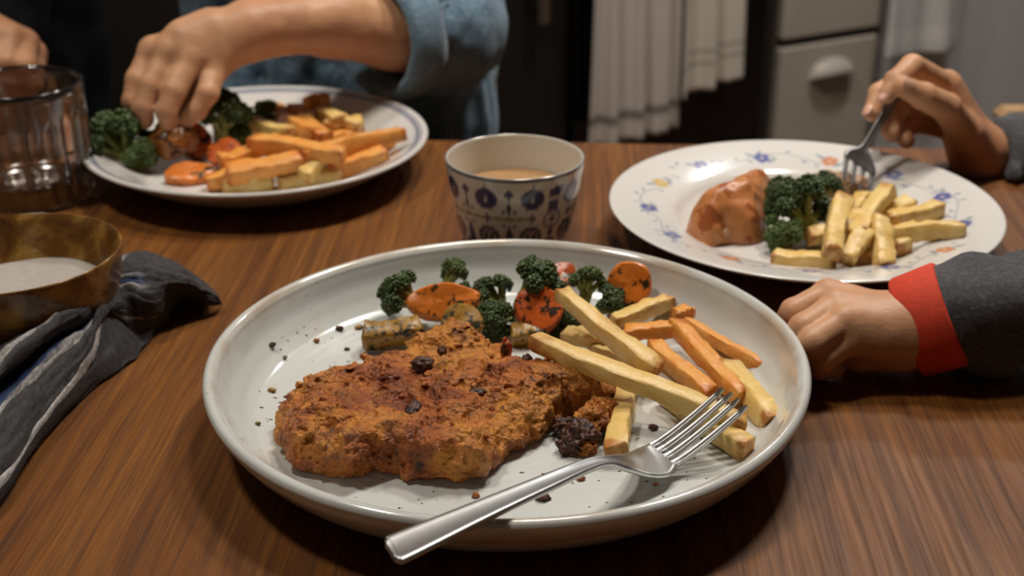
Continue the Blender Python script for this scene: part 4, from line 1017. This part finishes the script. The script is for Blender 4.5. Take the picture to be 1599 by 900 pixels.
# ------------------------------------------------------------------ food on the blue-rimmed plate
GL = 'fries on the blue-rimmed plate'
for i, (a, za, b_, zb, wd, mt) in enumerate((
    ((362, 190), .022, (458, 208), .026, .0105, 'potato'), ((392, 222), .030, (538, 243), .030, .0125, 'sweet'), ((470, 246), .027, (628, 208), .032, .0125, 'sweet'),
    ((342, 256), .020, (402, 240), .022, .0125, 'sweet'), ((352, 274), .020, (472, 250), .026, .0125, 'sweet'), ((322, 286), .013, (415, 264), .016, .0120, 'sweet'),
    ((348, 290), .012, (425, 284), .012, .0110, 'potato'), ((434, 285), .012, (532, 273), .013, .0110, 'potato'), ((476, 276), .018, (496, 254), .022, .0115, 'potato'),
    ((516, 266), .016, (603, 240), .024, .0120, 'sweet'), ((461, 172), .022, (508, 220), .024, .0120, 'sweet'), ((480, 160), .024, (512, 160), .026, .0125, 'sweet'),
    ((508, 197), .020, (568, 193), .022, .0110, 'potato'), ((432, 168), .018, (448, 190), .020, .0115, 'sweet'), ((444, 187), .022, (496, 212), .026, .0120, 'sweet'),
    ((525, 184), .022, (562, 200), .022, .0105, 'potato'), ((500, 175), .024, (530, 190), .026, .0110, 'potato'), ((570, 236), .016, (612, 216), .024, .0110, 'sweet'),
    ((420, 255), .014, (520, 240), .014, .0115, 'potato'), ((455, 225), .014, (560, 215), .014, .0115, 'sweet'), ((470, 200), .013, (540, 208), .013, .0115, 'potato'))):
    lab = {0: 'pale fry reaching towards the dark broccoli on the blue-rimmed plate', 2: 'longest orange fry reaching up to the blue rim line', 11: 'stubby orange fry topping the back of the heap on the blue-rimmed plate'}.get(i, 'orange fry heaped on the blue-rimmed plate' if mt == 'sweet' else 'pale golden fry mixed into the heap on the blue-rimmed plate')
    fry(P(*a, za), P(*b_, zb), wd, M[mt], lab, GL, roll=RNG.normal()*.2, seed=600+i, bend=RNG.normal()*.012)
GBL = 'broccoli florets on the blue-rimmed plate'
broccoli(P(190, 236, .020), 2.2, (-.45, .3, .82), 2, 'big dark broccoli floret under the reaching fingertips', GBL)
broccoli(P(222, 248, .016), 1.35, (.2, -.75, .5), 3, 'broccoli floret with a pale stalk in front of the big dark one', GBL, True, .5)
broccoli(P(345, 190, .030), 1.7, (.2, .1, .95), 0, 'dark broccoli floret behind the reaching hand', GBL)
broccoli(P(378, 215, .014), 1.1, (-.4, -.5, .7), 1, 'green broccoli floret tucked under the pale fry', GBL, True)
broccoli(P(414, 186, .016), 1.2, (-.1, -.3, .9), 1, 'light green broccoli floret behind the heap of fries', GBL, True, 1.3)
GCL = 'carrot slices on the blue-rimmed plate'
round_slice('carrot_slice', P(297, 273, .012), (.1, -.35, .9), .0165, .010, .008, M['carrot'], 'bright orange carrot slice lying flat near the front of the blue-rimmed plate', 'carrot', GCL, 21)
round_slice('carrot_slice', P(354, 242, .020), (-.3, -.55, .8), .0145, .0115, .010, M['redcarrot'], 'red carrot slice with a dark face beside the orange fries', 'carrot', GCL, 22)
round_slice('carrot_slice', P(303, 220, .020), (.5, -.7, .5), .0120, .0125, .011, M['redcarrot'], 'dark roast carrot slice beside the picked piece', 'carrot', GCL, 23)
blob('roast_piece', P(272, 220, .026), .0155, M['roasted'], None, 88, .2, 3, 'dark roast squash chunk pinched by the reaching fingers', 'squash', None, (1.1, .9, .9))

# ------------------------------------------------------------------ people
def hand_surface(arm, palm, fingers, h=.0013, kf=.0035, kp=.007, extra=None):
    pts = [a[0] for a in arm]+[q for a in palm for q in a[:2]]+[q for fg in fingers for q in fg[0]]
    rmax = max([a[1] for a in arm])+.004
    lo, hi = bounds(pts, rmax)
    def fn(p):
        d = None
        for a, b_, ra_, rb_ in palm:
            c = cap(p, a, b_, ra_, rb_); d = c if d is None else smin(d, c, kp)
        d = smin(d, chain(p, [a[0] for a in arm], [a[1] for a in arm], .008), .012)
        for fp, fr in fingers: d = smin(d, chain(p, fp, fr, .002), kf)
        for fp, fr in fingers:                       # creases over the finger joints
            for j in range(1, len(fp)-1):
                d = d+.0004*np.exp(-((p-np.asarray(fp[j]))**2).sum(1)/(fr[j]*.55)**2)*0
        if extra: d = extra(p, d)
        return d-noise(p, 130, 6)*.00035
    return surf(fn, lo, hi, h)
def nail(parent, tip, along, back, w=.0042, l=.0050):
    d, s, u = frame(along, back); v, f = ico(2); v = v*np.array([l, w, .0011])
    q = np.array(tip)+d*v[:, :1]+s*v[:, 1:2]+u*(v[:, 2:3]-(v[:, 1:2]/w)**2*.0012)
    part('fingernail', q, f, M['nail'], parent)
def merge(*ms):
    V = []; Fq = []; n = 0
    for v, f in ms: V.append(v); Fq.append(np.asarray(f)+n); n += len(v)
    return np.concatenate(V), np.concatenate(Fq)
def head_surface(c, s, ang):
    """head centred at c, scale s (1 = adult), looking along angle ang (0 = -y)"""
    R = rotz(ang); c = np.array(c)
    def fn(p):
        q = ((p-c)@R)/s
        d = ell(q, (0, .012, .02), (.076, .095, .098)); d = smin(d, ell(q, (0, -.028, -.058), (.052, .058, .060)), .03)
        d = smin(d, cap(q, (0, .02, -.08), (0, .035, -.17), .052, .058), .03)
        d = smin(d, cap(q, (0, -.086, .012), (0, -.104, -.022), .009, .014), .012)
        for sx_ in (-1, 1):
            d = smax(d, -ell(q, (sx_*.032, -.094, .010), (.017, .014, .010)), .010)
            d = smin(d, ell(q, (sx_*.079, .012, -.008), (.010, .020, .032)), .006)
        d = smin(d, ell(q, (0, -.083, -.052), (.024, .012, .010)), .006); d = smax(d, -ell(q, (0, -.098, -.052), (.022, .012, .0022)), .003)
        return d*s
    return surf(fn, c-np.array([.13, .13, .20])*s, c+np.array([.13, .13, .14])*s, .0045)
def hair_surface(c, s, ang, long_=0.0):
    R = rotz(ang); c = np.array(c)
    def fn(p):
        q = ((p-c)@R)/s
        d = ell(q, (0, .018, .028), (.086, .103, .106)); d = np.maximum(d, -(q[:, 1]+.055-np.clip(.06-q[:, 2], 0, 1)*.9))
        if long_: d = smin(d, np.maximum(ell(q, (0, .05, -.06), (.085, .06, .12)), -(q[:, 1]-.0)), .02)
        return (d-noise(p, 60, 3)*.003-noise(p*np.array([1, 1, .2]), 220, 4)*.0015)*s
    return surf(fn, c-np.array([.13, .14, .24])*s, c+np.array([.13, .14, .15])*s, .005)
def torso_fn(p, c, hw, hd, z0, z1, ang, k=.03):
    q = (p-np.array([c[0], c[1], 0]))@rotz(ang); t = np.clip((q[:, 2]-z0)/(z1-z0), 0, 1)
    w_ = hw*(.86+.14*t); d = (np.sqrt((q[:, 0]/w_)**2+(q[:, 1]/hd)**2)-1)*min(hw, hd)
    return smax(smax(d, q[:, 2]-z1, .05), z0-q[:, 2], .02)
def folds(p, amp, sc1, seed): return noise(p*np.array([1, 1, .45]), sc1, seed)*amp+noise(p, sc1*2.3, seed+1)*amp*.45
def legs(parent, hipc, ang, s=1.0, seat=.46, fw=.36):
    R = rotz(ang); c = np.array([hipc[0], hipc[1], 0])
    W = lambda x, y, z: c+R@np.array([x, y, z])
    for sx_ in (-1, 1):
        hp, kn, an = W(sx_*.075*s, 0, seat+.075), W(sx_*.085*s, -fw, seat+.055), W(sx_*.085*s, -fw+.02, .09)
        fn = lambda p: smin(cap(p, hp, kn, .078*s, .058*s), cap(p, kn, an, .056*s, .042*s), .02)-noise(p, 30, 2)*.004
        lo, hi = bounds([hp, kn, an], .1*s); part('trouser_leg', *surf(fn, lo, hi, .009), M['trousers'], parent)
        toe = W(sx_*.085*s, -fw-.12*s, .030); hl = W(sx_*.085*s, -fw+.03, .036)
        fn2 = lambda p: np.maximum(smin(cap(p, hl, toe, .036, .030), cap(p, hl, an, .036, .040), .02), .002-p[:, 2])
        lo, hi = bounds([toe, hl, an], .06); lo[2] = -.004; part('shoe', *surf(fn2, lo, hi, .007), M['shoe'], parent)
def person(V, Fq, label, loc): return solo('person', V, Fq, SKIN, label, 'person', 'people at the table', origin=loc)
def face_bits(o, c, s, ang):
    R = rotz(ang); c = np.array(c)
    for sx_ in (-1, 1):
        v, f = ico(2); e = part('eye', v*.0115*s+c+R@np.array([sx_*.032, -.0685, .010])*s, f, M['eye'], o)
        part('iris', v*np.array([.0055, .0045, .0055])*s+c+R@np.array([sx_*.032, -.0775, .010])*s, f, M['iris'], e)

# --- person in the denim shirt, reaching over the blue-rimmed plate
YH = .925
W_ = PD(388, 48, .950)
f_idx = [PD(240, 80, .930), PD(214, 124, .915), PD(206, 158, .908), PD(212, 182, .908)]
f_mid = [PD(266, 82, .922), PD(236, 134, .905), PD(223, 168, .898), PD(226, 188, .900)]
f_rng = [PD(298, 90, .920), PD(272, 142, .900), PD(260, 174, .894), PD(263, 194, .897)]
f_pnk = [PD(334, 106, .925), PD(324, 146, .906), PD(308, 172, .902), PD(292, 188, .904)]
f_thm = [PD(345, 85, .962), PD(305, 130, .955), PD(275, 165, .935), PD(262, 184, .922)]
FR = [.0098, .0082, .0074, .0062]
fingers = [(f_idx, [.0095, .0078, .0070, .0060]), (f_mid, FR), (f_rng, FR), (f_pnk, [.0095, .0076, .0068, .0058]), (f_thm, [.0120, .0098, .0085, .0066])]
palm = [(W_, f_idx[0], .0160, .0108), (W_, f_mid[0], .0165, .0112), (W_, f_rng[0], .0165, .0112), (W_, f_pnk[0], .0160, .0106), (PD(330, 50, .94), PD(290, 62, .93), .017, .015), (W_, f_thm[0], .016, .013)]
el_ = PD(672, 62, 1.045); arm = [(W_, .0180), (PD(440, 40, .962), .0195), (PD(520, 36, .990), .0245), (PD(610, 48, 1.020), .0285), (el_, .030)]
hv = hand_surface(arm, palm, fingers)
sh = np.array([-.066, 1.150, T+.235]); tc1 = (-.125, 1.175)
up_arm = surf(lambda p: cap(p, el_, sh, .030, .034), *bounds([el_, sh], .04), .006)
hc1 = (-.125, 1.150, 1.165)
oarm_s, oarm_e, oarm_h = np.array([-.225, 1.17, T+.23]), np.array([-.245, 1.19, T+.02]), np.array([-.19, 1.06, T-.16])
oarm = surf(lambda p: smin(cap(p, oarm_s, oarm_e, .032, .028), cap(p, oarm_e, oarm_h, .028, .020), .01), *bounds([oarm_s, oarm_e, oarm_h], .04), .006)
tor = surf(lambda p: torso_fn(p, tc1, .098, .062, .50, 1.0, 0), (-.25, 1.09, .48), (0, 1.26, 1.02), .010)
V, Fq = merge(hv, up_arm, oarm, tor, head_surface(hc1, .92, 0))
p1 = person(V, Fq, 'person in a faded denim shirt picking food from the blue-rimmed plate', (tc1[0], tc1[1], .46))
for fg in fingers[:4]:
    d = fg[0][3]-fg[0][2]; nail(p1, fg[0][3]+np.array([0, -.0046, .0005]), d, (0, -1, .1))
cu_a, cu_b = PD(606, 56, 1.018), PD(668, 44, 1.045)
def shirt1(p):
    d = torso_fn(p, tc1, .118, .080, .47, T+.29, 0)
    d = smin(d, cap(p, np.array([sh[0], sh[1], sh[2]]), PD(690, 52, 1.062), .050, .047), .02)
    d = smin(d, cap(p, PD(690, 52, 1.062), cu_a, .044, .043), .015)
    d = smin(d, cap(p, oarm_s, oarm_e, .046, .042), .02); d = smin(d, cap(p, oarm_e, oarm_h, .042, .034), .015)
    fall = cap(p, (-.085, 1.125, T+.12), (-.070, 1.13, T-.12), .045, .055); d = smin(d, fall, .03)
    d = d-folds(p, .0050, 38, 3)-np.abs(noise(p*np.array([1, 1, .3]), 52, 12))*.006
    ax = (cu_a-cu_b)/np.linalg.norm(cu_a-cu_b); open_ = cap(p, cu_b, cu_a+ax*.10, .037, .038)
    d = np.maximum(d, (p-cu_a)@ax-.0)*1.0 if False else smax(d, np.where(((p-cu_b)@ax > 0) & (np.linalg.norm(p-cu_a, axis=1) < .075), (p-cu_a)@ax, -1), .002)
    d = smax(d, -open_, .003)
    d = smax(d, -ell(p, (-.125, 1.13, T+.34), (.055, .055, .10)), .01)
    return d
part('shirt', *surf(shirt1, (-.36, .98, .45), (.10, 1.29, T+.32), .0046), M['denim'], p1)
ax = (cu_a-cu_b)/np.linalg.norm(cu_a-cu_b); s_ax, u_ax = frame(ax)[1:]
prof = [(.0385, -.012), (.0455, -.014), (.0490, -.004), (.0490, .012), (.0455, .021), (.0405, .019), (.0385, .010), (.0385, -.012)]
CV, CF = lathe(prof, 48); cr = np.hypot(CV[:, 0], CV[:, 1])+noise(CV, 70, 5)*.0025
an = np.arctan2(CV[:, 1], CV[:, 0]); q = cu_a+s_ax*(cr*np.cos(an))[:, None]+u_ax*(cr*np.sin(an))[:, None]+ax*(CV[:, 2:]-.008)
part('rolled_cuff', q, CF, M['denim'], p1)
part('hair', *hair_surface(hc1, .92, 0, 1), M['hair'], p1); face_bits(p1, hc1, .92, 0); legs(p1, tc1, 0, .8)
stool('light wood stool under the person in denim', tc1[0], tc1[1])

# --- person in black by the ribbed tumbler
tc2 = (-.555, 1.27)
W2 = PD(-60, 40, 1.02)
g = [[PD(-12, 58, 1.00), PD(-8, 100, .985), PD(-4, 125, .985), PD(2, 142, .99)], [PD(14, 58, 1.005), PD(10, 98, .985), PD(12, 125, .985), PD(14, 143, .99)], [PD(38, 68, 1.015), PD(38, 103, .99), PD(36, 128, .99), PD(33, 142, .995)], [PD(50, 84, 1.035), PD(54, 110, 1.01), PD(50, 130, 1.005), PD(45, 140, 1.005)], [PD(-20, 95, 1.05), PD(0, 120, 1.04), PD(10, 135, 1.03), PD(15, 145, 1.02)]]
fingers2 = [(q, [.0105, .0092, .0084, .0070]) for q in g]
sh2 = np.array([-.405, 1.25, T+.26]); el2 = np.array([-.455, 1.13, T+.03])
palm2 = [(W2, q[0], .019, .0115) for q in g]
hv2 = hand_surface([(W2, .021), (el2, .032)], palm2, fingers2, .0018)
hc2 = (-.555, 1.245, 1.245)
ol_s, ol_e, ol_h = np.array([-.705, 1.25, T+.26]), np.array([-.775, 1.21, T+.01]), np.array([-.68, 1.07, T-.12])
V, Fq = merge(hv2, surf(lambda p: cap(p, el2, sh2, .034, .04), *bounds([el2, sh2], .05), .008), surf(lambda p: smin(cap(p, ol_s, ol_e, .038, .03), cap(p, ol_e, ol_h, .03, .022), .01), *bounds([ol_s, ol_e, ol_h], .05), .008), head_surface(hc2, 1.0, 0),
              surf(lambda p: torso_fn(p, tc2, .15, .09, .50, 1.05, 0), (-.735, 1.16, .48), (-.375, 1.39, 1.07), .012))
p2 = person(V, Fq, 'person in a black top sitting behind the ribbed tumbler', (tc2[0], tc2[1], .46))
for fg in fingers2[:4]: nail(p2, fg[0][3]+np.array([0, -.0056, .0005]), fg[0][3]-fg[0][2], (0, -1, .1), .005, .006)
def top2(p):
    d = torso_fn(p, tc2, .175, .112, .47, T+.33, 0)
    d = smin(d, cap(p, sh2, el2, .062, .050), .03); d = smin(d, cap(p, el2, el2+(W2-el2)*.62, .049, .040), .02)
    d = smin(d, cap(p, ol_s, ol_e, .062, .05), .03); d = smin(d, cap(p, ol_e, ol_h, .05, .036), .02)
    d = d-folds(p, .006, 26, 7); return smax(d, -ell(p, (-.555, 1.21, T+.40), (.065, .06, .12)), .01)
part('jumper', *surf(top2, (-.88, .98, .45), (-.28, 1.43, T+.38), .008), M['black'], p2)
part('hair', *hair_surface(hc2, 1.0, 0), M['hair'], p2); face_bits(p2, hc2, 1.0, 0); legs(p2, tc2, 0, 1.0)
stool('light wood stool under the person in black', tc2[0], tc2[1])

# --- child in the charcoal jacket: fist on the table, other hand holding a fork over the floral plate
tc3 = (.515, .775); A3 = math.radians(-90)
# fist
W3 = P(1412, 516, .026)
h1 = [P(1292, 462, .034), P(1240, 488, .030), P(1222, 512, .018), P(1240, 530, .010)]
h2 = [P(1306, 482, .036), P(1254, 512, .032), P(1238, 536, .018), P(1262, 548, .009)]
h3 = [P(1318, 505, .034), P(1268, 536, .029), P(1256, 556, .016), P(1282, 564, .008)]
h4 = [P(1328, 530, .027), P(1285, 558, .021), P(1278, 574, .011), P(1302, 576, .0075)]
h5 = [P(1352, 500, .018), P(1305, 500, .014), P(1275, 505, .011), P(1258, 510, .009)]
fingers3 = [(q, r_) for q, r_ in zip((h1, h2, h3, h4, h5), ([.0080, .0070, .0063, .0056], [.0082, .0072, .0064, .0058], [.0080, .0071, .0063, .0056], [.0076, .0068, .0060, .0053], [.0095, .0082, .0072, .0062]))]
palm3 = [(W3, h1[0], .0155, .0092), (W3, h2[0], .0155, .0096), (W3, h3[0], .0155, .0094), (W3, h4[0], .0150, .0088), (P(1395, 540, .016), P(1345, 548, .015), .0130, .0110), (P(1375, 520, .028), P(1330, 505, .028), .0125, .010)]
el3 = np.array([.400, .635, T+.040]); sh3 = np.array([.495, .660, T+.215])
cut = lambda p, d: np.maximum(d, T+.0006-p[:, 2])
hv3 = hand_surface([(W3, .0165), (P(1450, 503, .0285), .0170), (P(1520, 492, .030), .0165), (el3, .018)], palm3, fingers3, .0011, .0010, .005, cut)
# fork hand
YF = .90
W4 = PD(1528, 238, .915)
k1 = [PD(1478, 134, .905), PD(1424, 104, .888), PD(1398, 126, .872), PD(1386, 148, .866)]
k2 = [PD(1480, 152, .918), PD(1410, 124, .905), PD(1374, 146, .890), PD(1362, 176, .880)]
k3 = [PD(1486, 178, .925), PD(1416, 160, .915), PD(1388, 186, .895), PD(1392, 208, .885)]
k4 = [PD(1494, 204, .925), PD(1432, 192, .915), PD(1406, 206, .898), PD(1416, 220, .888)]
k5 = [PD(1508, 210, .895), PD(1478, 168, .876), PD(1442, 150, .866), PD(1412, 136, .862)]
fingers4 = [(k1, [.0088, .0080, .0070, .0058]), (k2, [.0090, .0080, .0072, .0062]), (k3, [.0088, .0076, .0068, .0060]), (k4, [.0080, .0070, .0062, .0055]), (k5, [.0115, .0098, .0090, .0068])]
palm4 = [(W4, k1[0], .0165, .0100), (W4, k2[0], .0165, .0105), (W4, k3[0], .0165, .0105), (W4, k4[0], .0160, .0100), (W4, k5[0], .0160, .0130), (k5[0], k1[0], .0110, .0090)]
el4 = np.array([.475, .955, T-.030]); sh4 = np.array([.505, .890, T+.215])
hv4 = hand_surface([(W4, .0175), (PD(1575, 275, .93), .0195), (el4, .025)], palm4, fingers4, .0013, .0024, .006)
hc3 = (.490, .775, 1.140)
tor3 = surf(lambda p: torso_fn(p, tc3, .10, .062, .50, .97, A3), (.43, .65, .48), (.60, .90, .99), .010)
ua = surf(lambda p: np.minimum(cap(p, el3, sh3, .024, .032), cap(p, el4, sh4, .025, .032)), *bounds([el3, el4, sh3, sh4], .04), .006)
V, Fq = merge(hv3, hv4, ua, tor3, head_surface(hc3, .88, A3))
p3 = person(V, Fq, 'child in a charcoal jacket with red cuffs, eating from the floral plate', (tc3[0], tc3[1], .46))
nail(p3, k1[3]+np.array([-.0042, -.0035, .001]), k1[3]-k1[2], (-.7, -.6, .2)); nail(p3, k2[3]+np.array([-.005, -.0030, .003]), k2[3]-k2[2], (-.8, -.4, .4))
nail(p3, k5[3]+np.array([.002, -.0045, .0045]), k5[3]-k5[2], (.1, -.6, .8), .0048, .0058)
cA, cB = P(1420, 511, .0245), P(1478, 492, .0330); ax3 = (cA-cB)/np.linalg.norm(cA-cB)
w4a = W4+(el4-W4)*.06+np.array([0, 0, -.008])
def jacket(p):
    d = torso_fn(p, tc3, .122, .082, .47, T+.27, A3)
    d = smin(d, cap(p, sh3, el3, .052, .040), .025); d = smin(d, cap(p, el3, P(1520, 492, .030), .034, .028), .01); a1 = cap(p, P(1520, 492, .030), cB, .0280, .0258); d = smin(d, a1, .006)
    d = smin(d, cap(p, sh4, el4, .052, .046), .025); d = smin(d, cap(p, el4, w4a, .041, .032), .012)
    fd = np.clip(np.linalg.norm(p-cB, axis=1)/.035-.45, 0, 1); d = d-fd*(folds(p, .0036, 50, 5)+np.abs(noise(p*np.array([1.2, .6, .6]), 48, 15))*.011-.002)
    near = np.linalg.norm(p-cB, axis=1) < .06; d = smax(d, np.where(near & ((p-cB)@ax3 > -.05), (p-cB)@ax3-.004, -1), .002)
    a4 = (W4-el4)/np.linalg.norm(W4-el4); near4 = np.linalg.norm(p-w4a, axis=1) < .06; d = smax(d, np.where(near4, (p-w4a)@a4-.004, -1), .003)
    d = smax(d, -cap(p, w4a+a4*.008, w4a+a4*.06, .024, .024), .002)
    d = smax(d, -ell(p, (.475, .775, T+.31), (.055, .055, .10)), .01)
    return np.maximum(d, np.where(p[:, 0] < .39, T+.0008-p[:, 2], -1))
lo_, hi_ = np.array([.20, .50, .45]), np.array([.64, 1.06, T+.30])
part('jacket', *surf(jacket, lo_, hi_, .0048), M['jacket'], p3)
s_ax, u_ax = frame(ax3)[1:]
prof = [(.0205, -.012), (.0262, -.0125), (.0272, -.011), (.0262, .0095), (.0250, .0112), (.0215, .0112), (.0205, .010), (.0205, -.012)]
CV, CF = lathe(prof, 56); cr = np.hypot(CV[:, 0], CV[:, 1])+noise(CV, 45, 5)*.0005; an = np.arctan2(CV[:, 1], CV[:, 0])
q = (cA+cB)/2+s_ax*(cr*np.cos(an))[:, None]*1.0+u_ax*(cr*np.sin(an))[:, None]+ax3*CV[:, 2:]
part('cuff', q, CF, M['redcuff'], p3)['label'] = 'bright red jacket cuff'
part('hair', *hair_surface(hc3, .88, A3), M['hair'], p3); face_bits(p3, hc3, .88, A3); legs(p3, tc3, A3, .75)
stool('light wood stool under the child in charcoal', tc3[0], tc3[1])

# fork held by the child
t_tip, t_root, t_neck, t_hand, t_end = P(1336, 292, .026), PD(1342, 258, .838), PD(1352, 226, .850), PD(1402, 146, .874), PD(1432, 112, .893)
dv = t_hand-t_neck; sd = np.cross(dv, np.array([.15, -.5, .85])); sd /= np.linalg.norm(sd)
sd = np.array([1, .1, -.12]); sd = sd-dv*(sd@dv)/(dv@dv); sd /= np.linalg.norm(sd)
fk2 = thing('fork', 'steel fork held in the hand above the floral plate', 'fork', t_tip, 'forks')
secs = [(t_end, .0060), (t_end+(t_hand-t_end)*.3, .0085), (t_hand, .0080), (t_neck+(t_hand-t_neck)*.5, .0062), (t_neck, .0050), (t_root+(t_neck-t_root)*.6, .0130), (t_root+(t_neck-t_root)*.25, .0235), (t_root, .0250)]
part('handle', *strip(smooth_sections([(c-sd*w_/2, c+sd*w_/2) for c, w_ in secs], 36), [.0026]*36), M['darksteel'], fk2)
for k in range(4):
    o_ = sd*(k-1.5)*.0066; tp = t_tip+o_*.9; pts = []
    for q in np.linspace(0, 1, 7): pp = t_root+o_+(tp-t_root-o_)*q; pts.append(pp+np.array([0, 0, -.003*math.sin(q*math.pi)]))
    part('tine', *bar(pts, .0042, .0026, .0022, sd), M['darksteel'], fk2)
